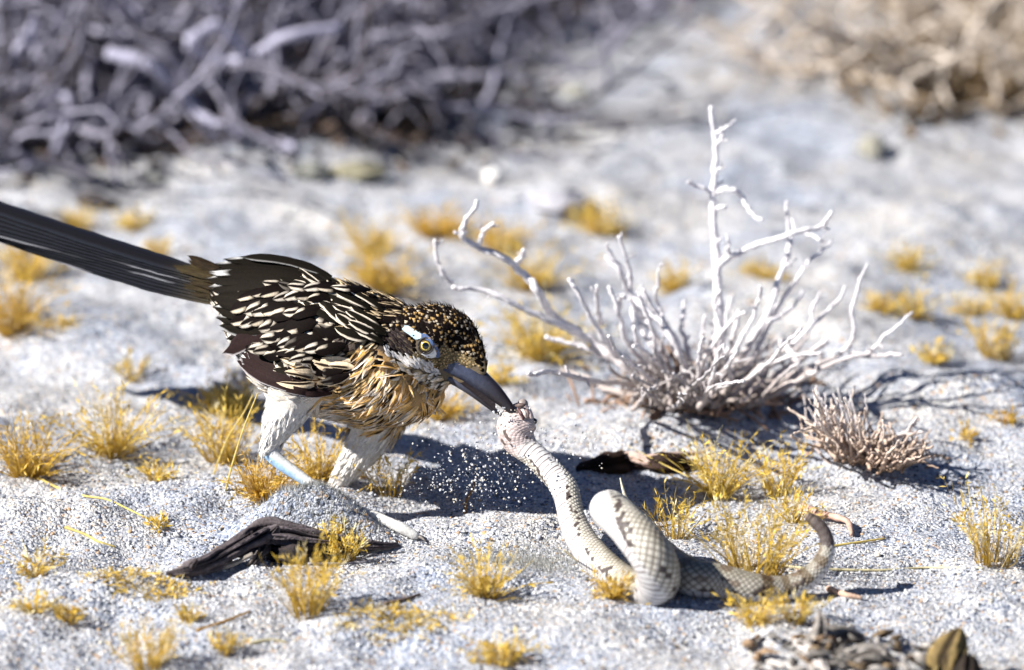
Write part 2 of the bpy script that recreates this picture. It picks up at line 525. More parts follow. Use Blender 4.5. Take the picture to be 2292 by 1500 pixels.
PG_WHITE = [(971, 778), (976, 790), (974, 797), (966, 800), (955, 799), (944, 793), (946, 788), (955, 792), (963, 790), (967, 784)]

# colour of the skin under the feathers
bpx, bpy_, bd = proj(BV)
leg_skin = lin(232, 230, 224) * .84
bc = np.tile(np.array([.05, .035, .025]), (nvb, 1))
bc[inpoly(bpx, bpy_, PG_BREAST)] = (.30, .18, .07)
bc[inpoly(bpx, bpy_, PG_BELLY) | inpoly(bpx, bpy_, PG_REAR)] = (.62, .58, .52)
bc[(bpy_ > 905) & (bpx < 720)] = (.66, .61, .53)
bc[(bpy_ > 960) & (bpx >= 720)] = (.60, .55, .47)
bc[inpoly(bpx, bpy_, PG_HEAD) & (bpy_ > 730)] = (.12, .09, .055)
sk = ((bpy_ > 1000) & (bpx < 960) & (bd > .03)) | (bpy_ > 1092) | ((bd < -.018) & (bpy_ > 1070))
bc[sk] = leg_skin
# bluish scaled front edge of the tarsus
tb = sk & (bpy_ < 1105) & (bpx < 720)
tt = (sstep(2, 13, (bpy_ - 1010) - (bpx - 599) * .72) * sstep(720, 640, bpx))[tb][:, None]
bc[tb] = (1 - tt) * lin(235, 235, 230) * .85 + tt * lin(170, 205, 235) * .8
bird = thing('roadrunner', 'streaked brown and white roadrunner crouching with its bill clamped on the snake', 'bird', tuple(on_ground(796, 1140, 0)))
BL = np.array(bird.location)
def bpart(name, mesh, mat, parent=None, label=None, kind=None):
    """a mesh in world space as a part of the bird"""
    a = np.empty(len(mesh.vertices) * 3, np.float32); mesh.vertices.foreach_get('co', a)
    mesh.vertices.foreach_set('co', (a.reshape(-1, 3) - BL.astype(np.float32)).ravel())
    o = obj(name, mesh, mat, parent or bird)
    if label: o['label'] = label
    if kind: o['kind'] = kind
    return o
at = body_me.attributes.new('Col', 'FLOAT_COLOR', 'POINT')
c4 = np.ones((nvb, 4), np.float32); c4[:, :3] = bc; at.data.foreach_set('color', c4.ravel())
body_me.polygons.foreach_set('use_smooth', np.ones(len(body_me.polygons), bool))
body_me.materials.clear()
bpart('body', body_me, M_skin)

def hit(px, py):
    r = unit(ray(px, py))
    loc, n, i, d = bvh.ray_cast(Vector(CAM), Vector(r))
    if loc is None: return None, None
    n = np.array(n)
    if n @ r > 0: n = -n
    return np.array(loc), n

def near(p):
    loc, n, i, d = bvh.find_nearest(Vector(p))
    return np.array(loc), np.array(n)

SPINE = smooth_path([B(1160, 935, .068), B(1060, 830, .057), B(985, 765, .044), B(905, 772, .040), B(850, 815, .036), B(780, 795, .028), B(700, 750, .018), B(600, 695, .008), B(500, 655, 0), B(300, 590, -.03)], 200)
STAN = unit(np.gradient(SPINE, axis=0))

# ------------------------------------------------------------------ feathers
class Feathers:
    def __init__(s, nu=10, nv=7):
        s.nu, s.nv = nu, nv; s.items = []
    def verts(s, p0, m, p2, n0, n2, bvec, W, shape, cup, jag, fray=0.):
        nu, nv = s.nu, s.nv
        u = np.linspace(0, 1, nu)[:, None]; v = np.linspace(-1, 1, nv)
        p1 = 2 * m - .5 * (p0 + p2)
        C = (1 - u) ** 2 * p0 + 2 * u * (1 - u) * p1 + u ** 2 * p2
        N = unit(n0 * (1 - u) + n2 * u)
        uu = u[:, 0]
        prof = np.where(uu < .3, (.35 + .65 * (uu / .3) ** .7), 1.0)
        a = shape
        prof = np.where(uu > a, np.sqrt(np.clip(1 - ((uu - a) / (1 - a)) ** 2, 0, 1)), prof)
        prof = np.maximum(prof, .04)
        if jag: prof = prof * (1 + rng.uniform(-jag, jag, nu))
        X = C[:, None] + (W * prof)[:, None, None] * v[None, :, None] * bvec[None, None] - (cup * W * v ** 2)[None, :, None] * N[:, None]
        if fray: X = X + (u ** 2 * rng.uniform(-fray, fray * .4, nv)[None])[..., None] * (p2 - p0)[None, None]
        if jag: X = X + rng.uniform(-jag, jag, (nu, nv, 1)) * W * .12 * N[:, None]
        return X.reshape(-1, 3)
    def quads(s):
        i, j = np.meshgrid(np.arange(s.nu - 1), np.arange(s.nv - 1), indexing='ij')
        a = (i * s.nv + j).ravel()
        return np.stack([a, a + 1, a + s.nv + 1, a + s.nv], -1)
    def uv(s):
        u, v = np.meshgrid(np.linspace(0, 1, s.nu), np.linspace(-1, 1, s.nv), indexing='ij')
        return u.ravel(), v.ravel()

DARK = np.array([.0065, .0040, .0035]); DARK2 = np.array([.018, .011, .007]); CREAM = np.array([.74, .62, .46]); WHITE = np.array([.82, .80, .77])
BUFF = np.array([.58, .31, .075]); BUFFL = np.array([.70, .50, .25]); OLIVE = np.array([.016, .015, .008])

def pattern(kind, u, v):
    n = len(u)
    av = np.abs(v)
    r = rng.random()
    jit = lambda c, a=.12: c * (1 + rng.uniform(-a, a))
    if kind == 'drop':
        c = np.tile(jit(DARK), (n, 1)); pale = jit(CREAM * (1 - .4 * r) + WHITE * .4 * r)
        k = sstep(.56, .68, u) * sstep(.26, .45, av) * (1 - sstep(.90, .99, u)) * (1 - .8 * sstep(.85, 1.0, av)) * rng.uniform(.6, 1)
        if r < .3: k = k * (v > 0)
        elif r < .5: k = k * (v < 0)
        elif r > .9: k = k * .15
    elif kind == 'edge':
        c = np.tile(jit(DARK * .6 + OLIVE * .4), (n, 1)); pale = jit(CREAM * .8 + WHITE * .2)
        k = sstep(.22, .4, u) * sstep(.50, .70, av)
        if r < .35: k = k * (v > 0)
        elif r < .6: k = k * (v < 0)
    elif kind == 'neck':
        c = np.tile(jit(DARK), (n, 1)); pale = jit(BUFFL * .6 + CREAM * .4)
        k = sstep(.35, .55, u) * sstep(.40, .62, av)
        if r < .3: k = k * 0
    elif kind == 'spot':
        c = np.tile(jit(DARK), (n, 1)); pale = jit(BUFFL * .5 + BUFF * .5 if r < .6 else CREAM)
        k = sstep(.55, .72, u) * (1 - sstep(.45, .95, av)) * (rng.uniform(.35, 1.0) if rng.random() < .50 else 0)
    elif kind == 'breast':
        base = jit(BUFF * (1 - r * .7) + BUFFL * r * .7, .25); c = np.tile(base, (n, 1)); pale = jit(CREAM * .5 + WHITE * .5)
        k = sstep(.35, .9, av) * sstep(.3, .6, u) * .85
        if rng.random() < .22: k = np.maximum(k, sstep(.4, .8, u) * .8)
        if rng.random() < .25: pale = jit(BUFFL)
        c = c * (1 - k[:, None]) + pale * k[:, None]
        if rng.random() < .31:
            pale = jit(DARK2); k = (1 - sstep(.35, .7, av)) * sstep(.15, .35, u) * (1 - sstep(.85, .98, u))
        else: k = k * 0
    elif kind == 'cream':
        c = np.tile(jit(BUFFL * .35 + CREAM * .65), (n, 1)); pale = jit(DARK2); k = (1 - sstep(.25, .5, np.abs(v - (.5 if r < .5 else -.5)))) * sstep(.1, .3, u)
    elif kind == 'belly':
        c = np.tile(jit(np.array([.60, .54, .46]), .2), (n, 1)); pale = jit(WHITE)
        if rng.random() < .18: pale = np.array([.22, .17, .12])
        k = sstep(.3, .8, av) * sstep(.4, .8, u) * .7
    elif kind == 'white':
        c = np.tile(jit(np.array([.70, .66, .60])), (n, 1)); pale = WHITE; k = sstep(.4, .9, u) * .7
    elif kind == 'ear':
        c = np.tile(jit(np.array([.045, .033, .03]), .4), (n, 1)); pale = np.array([.13, .11, .11]); k = sstep(.5, 1, av) * .6 * (r < .5)
    elif kind == 'lore':
        c = np.tile(jit(np.array([.15, .115, .06]), .6), (n, 1)); pale = jit(BUFFL * .75, .3); k = sstep(.5, .9, u) * (r < .6)
    elif kind == 'throat':
        c = np.tile(jit(np.array([.52, .40, .24]), .3), (n, 1)); pale = jit(DARK2 * 1.5) if r < .38 else jit(CREAM * .6 + WHITE * .4); k = sstep(.35, .7, u) * .9
    elif kind == 'quill':
        c = np.tile(jit(np.array([.030, .022, .018])), (n, 1)); pale = WHITE; k = sstep(.82, .9, u) * (1 - sstep(.9, 1, av)) * (r < .0)
        c = c + (sstep(.86, 1, av) * .06)[:, None]
    elif kind == 'tip':
        c = np.tile(jit(DARK * .8 + OLIVE * .3), (n, 1)); pale = WHITE * .9; k = sstep(.83, .88, u) * (1 - sstep(.94, .975, u)) * sstep(.10, .3, v if r < .3 else -v) * (1 - sstep(.85, .97, av)) * (r < .72)
        k = np.maximum(k, .45 * sstep(.85, .97, v) * (r > .8))
    elif kind == 'primary':
        c = np.tile(jit(np.array([.024, .014, .013])), (n, 1)); pale = np.array([.45, .42, .42]); k = sstep(.80, .97, v) * .8
    elif kind == 'tail':
        g = .5 + .5 * np.cos(u * 2)
        c = np.tile(np.array([.007, .006, .007]), (n, 1)) + sstep(.30, .02, u)[:, None] * np.array([.050, .038, .014]) + (sstep(.45, .9, av) * .5)[:, None] * np.array([.010, .014, .022])
        pale = np.array([.40, .40, .44]); k = .55 * sstep(.90, 1.0, v) * sstep(.15, .3, u) * sstep(.1, .8, vn(u * 9, v * 0 + r * 50, 9)) * (r < .5)
    else:
        c = np.tile(DARK, (n, 1)); pale = CREAM; k = u * 0
    k = np.asarray(k, float)[:, None]
    c = c * (1 - k) + pale * k
    sv = {'breast': .42, 'belly': .3, 'neck': .3, 'throat': .3, 'white': .12}.get(kind, .16)
    lv, inv = np.unique(v, return_inverse=True)
    return np.clip(c * (1 + rng.uniform(-sv, sv * .8, len(lv)))[inv][:, None], 0, 1)

BIG = Feathers(12, 9); MID = Feathers(10, 7); HAIR = Feathers(7, 9); TINY = Feathers(5, 5)
qB, qM, qT, qH = BIG.quads(), MID.quads(), TINY.quads(), HAIR.quads()
uB, uM, uT, uH = BIG.uv(), MID.uv(), TINY.uv(), HAIR.uv()

def lay(fs, p, n, t, L, W, l0, l1, shape, cup, jag, fray=0.):
    t = unit(t - n * (t @ n)); b = np.cross(n, t)
    mloc, mn = near(p + t * L * .5)
    eloc, en = near(p + t * L)
    if mn @ n < -.2: mn = n
    if en @ n < -.2: en = mn
    p0 = p + n * l0
    m = mloc + mn * (l0 * .4 + l1 * .6)
    p2 = eloc + en * l1
    if en @ n < .5: p2 = p + t * L + n * l1 * 1.3; m = p + t * L * .5 + n * l1; en = n
    # keep the length
    d = p2 - p0; p2 = p0 + d * min(1.2, L / (np.linalg.norm(d) + 1e-9))
    return fs.verts(p0, m, p2, n, en, b, W, shape, cup, jag, fray)

# sample the body surface
tri = []
for q in polys:
    tri.append((q[0], q[1], q[2]))
    if len(q) == 4: tri.append((q[0], q[2], q[3]))
tri = np.array(tri)
ta, tb_, tc_ = BV[tri[:, 0]], BV[tri[:, 1]], BV[tri[:, 2]]
cr_ = np.cross(tb_ - ta, tc_ - ta); ar = np.linalg.norm(cr_, axis=1)
NS = 52000
_mid = (ta + tb_ + tc_) / 3
ar = ar * np.where(np.linalg.norm(_mid - HC, axis=1) < .034, 6.0, 1.0)
ti = rng.choice(len(tri), NS, p=ar / ar.sum())
w = rng.dirichlet((1, 1, 1), NS)
SP = ta[ti] * w[:, :1] + tb_[ti] * w[:, 1:2] + tc_[ti] * w[:, 2:]
SN = unit(cr_[ti])
spx, spy, sdep = proj(SP)
hpx, hpy, _ = headproj(SP)
kind = np.full(NS, 'edge', dtype=object)
kind[inpoly(spx, spy, PG_COV)] = 'drop'
kind[inpoly(spx, spy, PG_NECK)] = 'neck'
kind[inpoly(spx, spy, PG_BREAST)] = 'breast'
kind[inpoly(spx, spy, PG_BELLY)] = 'belly'
kind[inpoly(spx, spy, PG_REAR)] = 'white'
kind[(spy > 905) & (spx < 715)] = 'white'
kind[(spy > 962) & (spx >= 715)] = 'white'
under = (SN[:, 2] < -.45) & (spx < 800) & (spy < 905)
kind[under] = 'belly'
ih = inpoly(hpx, hpy, PG_HEAD)
kind[ih] = 'spot'
below = ih & ((hpy - 812) - (hpx - 925) * .42 > 0)
kind[below] = 'throat'
kind[ih & inpoly(hpx, hpy, PG_LORE)] = 'lore'
kind[ih & inpoly(hpx, hpy, PG_EAR)] = 'ear'
kind[ih & inpoly(hpx, hpy, PG_MALAR)] = 'malar'
skip = (spy > 1000) & (spx < 690) | (spy > 1075)
skip |= inpoly(hpx, hpy, PG_BILL) & (spx > 940)
skip |= ih & (inpoly(hpx, hpy, PG_STRIPE) | inpoly(hpx, hpy, PG_BLUE) | inpoly(hpx, hpy, PG_WHITE) | (np.hypot(hpx - 953, hpy - 774) < 19))
PARAM = {  # spacing, length, half width, lift base, lift tip (m)
 'edge': (.0042, .0165, .0040, -.0004, .0016), 'drop': (.0042, .0150, .0039, -.0004, .0017), 'neck': (.0028, .0105, .0021, -.0003, .0016),
 'breast': (.0023, .0130, .0017, -.0004, .0016), 'belly': (.0024, .0130, .0017, -.0004, .0013), 'white': (.0022, .0085, .0013, -.0003, .0008),
 'spot': (.0015, .0042, .0012, -.0002, .0009), 'throat': (.0014, .0085, .0012, -.0001, .0024), 'lore': (.0010, .0028, .0007, -.0001, .0006),
 'ear': (.0014, .0048, .0009, -.0002, .0006), 'malar': (.0010, .0052, .0008, -.0002, .0006)}
cell = {}
keep = []
GS = .004
SPL = SP.tolist(); KEY = np.floor(SP / GS).astype(int).tolist()
NB = [(a, b, c) for a in (-1, 0, 1) for b in (-1, 0, 1) for c in (-1, 0, 1)]
for i in range(NS):
    if skip[i]: continue
    r2 = PARAM[kind[i]][0] ** 2
    x, y, z = SPL[i]; kx, ky, kz = KEY[i]
    ok = True
    for (a, b, c) in NB:
        for (u_, v_, w_) in cell.get((kx + a, ky + b, kz + c), ()):
            if (x - u_) ** 2 + (y - v_) ** 2 + (z - w_) ** 2 < r2: ok = False; break
        if not ok: break
    if ok:
        cell.setdefault((kx, ky, kz), []).append((x, y, z)); keep.append(i)

plum = Geo(); plum_small = Geo(); BIGPARTS = []
down_near = unit(B(599, 1010, .057) - B(660, 880, .048)); down_far = unit(B(750, 1090, -.012) - B(850, 940, 0))
for i in keep:
    k = kind[i]; sp, L, W, l0, l1 = PARAM[k]
    p, n = SP[i], SN[i]
    q = int(np.argmin(((SPINE - p) ** 2).sum(1)))
    t = STAN[q]
    if k == 'breast':
        t = unit(t + .50 * unit(p - SPINE[q]) * 0 + np.array([-.15, 0, -.62]) * sstep(760, 930, spx[i]))
    if k in ('spot', 'throat', 'lore', 'ear', 'malar'): t = -fvec + (.35 * -uph if k == 'throat' else 0)
    if k == 'white' and spy[i] > 880: t = down_near if spx[i] < 715 else down_far
    t = t - n * (t @ n)
    if np.linalg.norm(t) < .15: t = STAN[q] + rng.normal(size=3) * .3; t = t - n * (t @ n)
    t = unit(t); b = np.cross(n, t); a = rng.normal() * (.16 if k in ('breast', 'neck', 'belly') else .11)
    t = t * math.cos(a) + b * math.sin(a)
    s = rng.uniform(.8, 1.2)
    if k == 'edge' and spx[i] > 700: s *= .85
    kk = 'throat' if k == 'malar' else k
    if k in ('spot', 'lore', 'ear', 'throat', 'malar'):
        Vv = lay(TINY, p, n, t, L * s, W * s, l0, l1 * rng.uniform(.7, 1.4), .45, .25, .1)
        C = pattern(kk, *uT)
        if k == 'malar': C = np.tile(np.array([.74, .70, .66]) * rng.uniform(.75, 1.08), (len(C), 1)) if rng.random() < .9 else C * .6
        plum_small.add(Vv, qT, C)
    elif k not in ('edge', 'drop'):
        Vv = lay(HAIR, p, n, t, L * s, W * s, l0, l1 * rng.uniform(.5, 1.6), .35, .2, .18, .45)
        plum.add(Vv, qH, pattern(k, *uH))
    else:
        Vv = lay(MID, p, n, t, L * s, W * s, l0, l1 * rng.uniform(.6, 1.5), .55, .3, .14, .16)
        C = pattern(k, *uM)
        if k in ('drop', 'edge') and sdep[i] > .0 and n @ FWD < .1 and 480 < spx[i] < 800: BIGPARTS.append((Vv, C))
        else: plum.add(Vv, qM, C)
for k in range(len(BIGPARTS)):
    Vv, C = BIGPARTS[k]
    if k < 215: bpart('wing_covert', new_mesh('wing_covert', Vv, qM, C), M_feather)
    else: plum.add(Vv, qM, C)
bpart('plumage', plum.mesh('plumage'), M_feather, kind='stuff', label='streaked buff and brown body plumage of the bird')
bpart('head_plumage', plum_small.mesh('head_plumage'), M_feather, kind='stuff', label='dark spotted crown and cheek plumage of the bird')

# flight feathers placed over the folded wing
def surf(px, py, lift):
    loc, n = hit(px, py)
    if loc is None:
        # beyond the outline: keep the depth of the closest part of the body
        r = unit(ray(px, py)); best = None
        for t in np.linspace(D0 - .09, D0 + .06, 40):
            q, nn = near(CAM + r * t); dd = np.linalg.norm(q - (CAM + r * t))
            if best is None or dd < best[0]: best = (dd, CAM + r * t, nn)
        n = unit(best[2] - FWD * .6)
        return best[1] + n * lift, n
    n = unit(n - FWD * .25)
    return loc + n * lift, n

def quill(base, tip, wpx, kind, l0, l1, name='flight_feather', bend=0., mat=None, shape=.72, cup=.15):
    p0, n0 = surf(*base, l0); p2, n2 = surf(*tip, l1)
    mpx = ((base[0] + tip[0]) / 2, (base[1] + tip[1]) / 2)
    dx, dy = tip[0] - base[0], tip[1] - base[1]
    m, mn = surf(mpx[0] - dy * bend, mpx[1] + dx * bend, (l0 + l1) / 2 + .0006)
    t = unit(p2 - p0); nn = unit(n0 + n2 + mn); nn = unit(nn - t * (nn @ t))
    b = np.cross(nn, t)
    Vv = BIG.verts(p0, m, p2, nn, nn, b, wpx * .00025 / 2, shape, cup, .07, .05)
    return bpart(name, new_mesh(name, Vv, qB, pattern(kind, *uB)), mat or M_feather)

# lower primaries (dark brown, hanging below the coverts)
for k, (b_, t_, w_) in enumerate([((712, 874), (549, 803), 26), ((706, 862), (552, 797), 28), ((696, 848), (556, 790), 28), ((684, 834), (560, 784), 26), ((735, 878), (575, 840), 20), ((748, 876), (602, 860), 15), ((752, 866), (640, 862), 12)]):
    quill(b_, t_, w_, 'primary', .0020 + .0004 * (6 - k), .0028 + .0004 * (6 - k), bend=-.14 if k < 4 else -.10)
quill((668, 760), (508, 786), 46, 'primary', .003, .003, bend=.10)
quill((660, 752), (522, 772), 40, 'primary', .0036, .0034, bend=.08)
# secondaries and tertials that end along the rear edge of the wing
for k, (b_, t_, w_) in enumerate([
    ((690, 742), (517, 756), 40), ((690, 730), (509, 742), 44), ((690, 718), (500, 722), 44), ((692, 706), (494, 702), 46), ((696, 694), (488, 682), 48),
    ((702, 682), (483, 664), 50), ((708, 670), (479, 648), 50), ((716, 658), (476, 634), 50), ((724, 648), (478, 620), 50), ((730, 640), (488, 607), 46), ((736, 632), (510, 597), 40), ((742, 626), (545, 592), 34)]):
    quill(b_, t_, w_, 'tip', .0008 + .0001 * k, .0030 + .00025 * k, bend=-.05 if k < 6 else .06)
# rows of coverts with pale drops
for row, (x0, y0, x1, y1, nn_, ln, w_, lf) in enumerate([(524, 716, 640, 742, 7, 70, 30, .0050), (532, 694, 660, 716, 7, 74, 30, .0062), (548, 676, 690, 690, 7, 78, 30, .0072), (572, 784, 668, 812, 7, 56, 26, .0086), (640, 812, 730, 842, 6, 60, 22, .0088), (600, 758, 710, 778, 7, 62, 27, .0084), (590, 654, 740, 668, 6, 84, 30, .0084)]):
    for j in range(nn_):
        t = j / (nn_ - 1)
        tx = x0 + (x1 - x0) * t + rng.uniform(-5, 5); ty = y0 + (y1 - y0) * t + rng.uniform(-4, 4)
        quill((tx + ln, ty - 6 - 8 * (row < 3) + rng.uniform(-4, 4)), (tx, ty), w_ + rng.uniform(-3, 3), 'drop', lf * .5, lf, name='wing_covert', bend=rng.uniform(-.06, .06), shape=.62)
# long cream streaks over the base of the primaries
for j in range(22):
    bx = 705 + rng.uniform(0, 90); by = 800 + rng.uniform(0, 62)
    quill((bx, by), (bx - rng.uniform(50, 84), by + rng.uniform(-12, 16)), rng.uniform(13, 20), 'cream', .0020, .0050 + rng.uniform(0, .0026), name='wing_covert', bend=rng.uniform(-.1, .06), shape=.5)
# long pale-edged scapulars
for j in range(36):
    s_ = j / 35.
    bx = 870 - 150 * s_ + rng.uniform(-16, 16); by = 742 - 66 * s_ + rng.uniform(-34, 34)
    quill((bx, by), (bx - rng.uniform(66, 100), by - rng.uniform(14, 46)), rng.uniform(17, 25), 'edge', .0016, .0045 + rng.uniform(0, .0016), name='scapular_feather', bend=rng.uniform(-.08, .04), shape=.6)

# tail: ten long feathers, stacked
tail_root = B(500, 656, .002)
for k in range(10):
    s_ = (k - 4.5) / 4.5
    top = 1 - abs(s_)
    L_end = B(-430 + 60 * abs(s_) * 3, 404 + 6 * s_, -.118 - .008 * s_)
    mid = B(215, 566 + 9 * s_, -.040 - .003 * s_)
    start = B(520 + 0 * s_, 654 + 14 * s_, .000)
    off = UPV * (.0012 * (4.5 - k)) - FWD * .0005 * k
    nrm = unit(-FWD * .62 + UPV * .80 + RGT * .15)
    t = unit(L_end - start); nrm = unit(nrm - t * (nrm @ t)); b_ = np.cross(nrm, t)
    TF = Feathers(40, 9)
    m_ = mid + off
    Vv = TF.verts(start + off * .6, m_, L_end + off, nrm, nrm, b_, .0066, .86, .12, .05)
    bpart('tail_feather', new_mesh('tail_feather', Vv, TF.quads(), pattern('tail', *TF.uv())), M_gloss)
# upper tail coverts, olive
for j in range(26):
    bx = 520 + rng.uniform(-10, 20); by = 652 + (j / 25. - .5) * 60
    p0 = B(bx, by, .004 + .01 * rng.random()); p2 = B(bx - rng.uniform(90, 170), by - 40 + (j / 25. - .5) * 22 + rng.uniform(-6, 6) + 6, -.018)
    t = unit(p2 - p0); nrm = unit(-FWD + UPV * .5 + RGT * .1 * rng.normal()); nrm = unit(nrm - t * (nrm @ t))
    C = np.tile((np.array([.030, .024, .010]) * rng.uniform(.4, 1.3) + np.array([.006, .002, .002])), (len(uB[0]), 1)) * (1 + rng.uniform(-.4, .4, (len(uB[0]), 1)))
    Vv = BIG.verts(p0, (p0 + p2) / 2 + nrm * .002, p2, nrm, nrm, np.cross(nrm, t), .0026, .4, .3, .15, .15)
    bpart('tail_covert', new_mesh('tail_covert', Vv, qB, C), M_feather)

# ------------------------------------------------------------------ face
def patch(name, poly, color, lift, both=True, mat=M_skin, step=1.2):
    xs_ = np.arange(min(p[0] for p in poly) - 1, max(p[0] for p in poly) + 1, step)
    ys_ = np.arange(min(p[1] for p in poly) - 1, max(p[1] for p in poly) + 1, step)
    gx, gy = np.meshgrid(xs_, ys_)
    ins = inpoly(gx, gy, poly)
    idx = {}; Vv = []; Cc = []
    def vert(i, j):
        if (i, j) in idx: return idx[(i, j)]
        loc, n = hit(gx[i, j], gy[i, j])
        if loc is None: return None
        idx[(i, j)] = len(Vv); Vv.append(loc + n * lift); Cc.append(color(gx[i, j], gy[i, j])); return idx[(i, j)]
    Qq = []
    for i in range(len(ys_) - 1):
        for j in range(len(xs_) - 1):
            if ins[i, j] or ins[i + 1, j] or ins[i, j + 1] or ins[i + 1, j + 1]:
                v = [vert(i, j), vert(i, j + 1), vert(i + 1, j + 1), vert(i + 1, j)]
                if None not in v: Qq.append(v)
    Vv = np.array(Vv); Qq = np.array(Qq); Cc = np.array(Cc)
    bpart(name, new_mesh(name, Vv, Qq, Cc), mat)
    if both:
        s = (Vv - HC) @ sid
        bpart(name, new_mesh(name, Vv - 2 * s[:, None] * sid, Qq[:, ::-1], Cc), mat)
jitc = lambda c, a: np.asarray(c) * (1 + rng.uniform(-a, a))
patch('eye_stripe', PG_STRIPE, lambda x, y: jitc(lin(205, 230, 242) * .78, .12), .0007)
patch('eye_ring', PG_BLUE, lambda x, y: jitc(lin(84, 106, 150) * .75, .3), .0006)
patch('eye_patch', PG_WHITE, lambda x, y: jitc(lin(236, 236, 234) * .84, .06), .0008)

eloc, en = hit(953, 774)
gaze = unit(en * .55 - FWD * .6)
er = .0047
iv, iq = ico(5)
for sgn in (1, -1):
    c = eloc - gaze * .0028
    gz = gaze
    if sgn < 0:
        c = c - 2 * ((c - HC) @ sid) * sid; gz = gaze - 2 * (gaze @ sid) * sid
    ang = np.degrees(np.arccos(np.clip(iv @ gz, -1, 1)))
    C = np.tile(np.array([.03, .022, .015]), (len(iv), 1))
    C[ang < 46] = (.085, .055, .02)
    C[ang < 38] = (.16, .11, .03)
    C[(ang < 36)] = (.035, .022, .01)
    C[ang < 32] = (.72, .55, .12)
    C[ang < 24] = (.002, .002, .002)
    eye = bpart('eye', new_mesh('eye', c + iv * er, iq, C), M_eye)
    # dark lid ring
    th = np.linspace(0, 2 * np.pi, 33)
    a1 = unit(np.cross(gz, UPV)); a2 = np.cross(gz, a1)
    ring = c + gz * er * .62 + er * .86 * (np.cos(th)[:, None] * a1 + 1.08 * np.sin(th)[:, None] * a2)
    Vv, Qq = tube(ring, .00055, 8)
    bpart('eyelid', new_mesh('eyelid', Vv, Qq, np.tile([.03, .025, .025], (len(Vv), 1))), M_skin, parent=eye)
    hg = Geo()
    for a in np.linspace(-.35, 1.15, 17):       # short lashes over the front of the lid
        q = c + gz * er * .72 + er * .92 * (math.cos(a - .3) * -a1 * np.sign(a1 @ -RGT) + 1.08 * math.sin(a - .3) * a2 * np.sign(a2 @ UPV))
        o_ = unit(q - c) * .0016 + gz * .0010
        Vv, Qq = tube(np.array([q, q + o_ * .6, q + o_]), [.00016, .00012, .00004], 4)
        hg.add(Vv, Qq, np.array([.02, .02, .025]))
    bpart('eyelash', hg.mesh('eyelash'), M_skin, parent=eye, kind='stuff')

# bill, built on the head's middle plane
def onplane(px, py, w):
    """point of pixel px,py on the plane parallel to the head's middle plane, w metres to the near side"""
    r = ray(px, py); o_ = HC + sid * w
    t = ((o_ - CAM) @ sid) / (r @ sid)
    return CAM + r * t
culm = smooth_path([(1030, 782, 0), (1074, 821, 0), (1097, 843, 0), (1119, 866, 0), (1140, 894, 0), (1153, 915, 0), (1160, 932, 0), (1159, 941, 0)], 40)[:, :2]
tom = smooth_path([(955, 812, 0), (1001, 834, 0), (1033, 850, 0), (1065, 871, 0), (1097, 894, 0), (1129, 917, 0), (1150, 934, 0), (1157, 941, 0)], 40)[:, :2]
wid = np.interp(np.linspace(0, 1, 40), [0, .2, .45, .7, .9, 1], [.0105, .0082, .0052, .0034, .0019, .0006])
def bill(name, top, bot, wid, upper):
    rows = []; cols = []
    for i in range(len(wid)):
        w = wid[i]
        if upper:
            T_ = onplane(*top[i], 0); S1 = onplane(*bot[i], w)
        else:
            T_ = onplane(*bot[i], 0); S1 = onplane(*top[i], w)
        S2 = S1 - 2 * w * sid
        ctr = (S1 + S2) / 2
        ph = np.linspace(0, np.pi, 11)
        ex = .8
        row = [ctr + sid * w * np.sign(np.cos(a)) * abs(np.cos(a)) ** ex + (T_ - ctr) * np.sin(a) ** ex for a in ph]
        row += [ctr + sid * w * x + (T_ - ctr) * .10 for x in (-.6, 0, .6)]
        rows.append(row)
        k = i / (len(wid) - 1)
        for a in list(ph) + [None] * 3:
            if a is None: c = np.array([.012, .008, .008])
            else:
                ridge = np.sin(a) ** 3
                base = lin(88, 97, 124); tipc = lin(44, 38, 42)
                c = base * (1 - sstep(.1, .75, k)) + tipc * sstep(.1, .75, k)
                c = c * (1 - .65 * ridge) + lin(44, 32, 32) * .65 * ridge
                if not upper: c = c * .8 + lin(120, 118, 125) * .25 * (1 - k)
                c = c * .55
            cols.append(c)
    R_ = np.array(rows); n, m, _ = R_.shape
    i, j = np.meshgrid(np.arange(n - 1), np.arange(m), indexing='ij')
    a = i * m + j; b_ = i * m + (j + 1) % m
    Qq = np.stack([a, b_, b_ + m, a + m], -1).reshape(-1, 4)
    return bpart(name, new_mesh(name, R_.reshape(-1, 3), Qq, np.array(cols)), M_bill)
ub = bill('upper_bill', culm, tom, wid, True)
lt = smooth_path([(962, 822, 0), (1012, 846, 0), (1044, 869, 0), (1076, 893, 0), (1101, 913, 0), (1112, 921, 0), (1120, 927, 0)], 30)[:, :2]
lb = smooth_path([(955, 838, 0), (1006, 857, 0), (1030, 870, 0), (1055, 886, 0), (1087, 910, 0), (1108, 925, 0), (1119, 930, 0)], 30)[:, :2]
bill('lower_bill', lt, lb, np.interp(np.linspace(0, 1, 30), [0, .3, .7, 1], [.0072, .0058, .0034, .0010]), False)
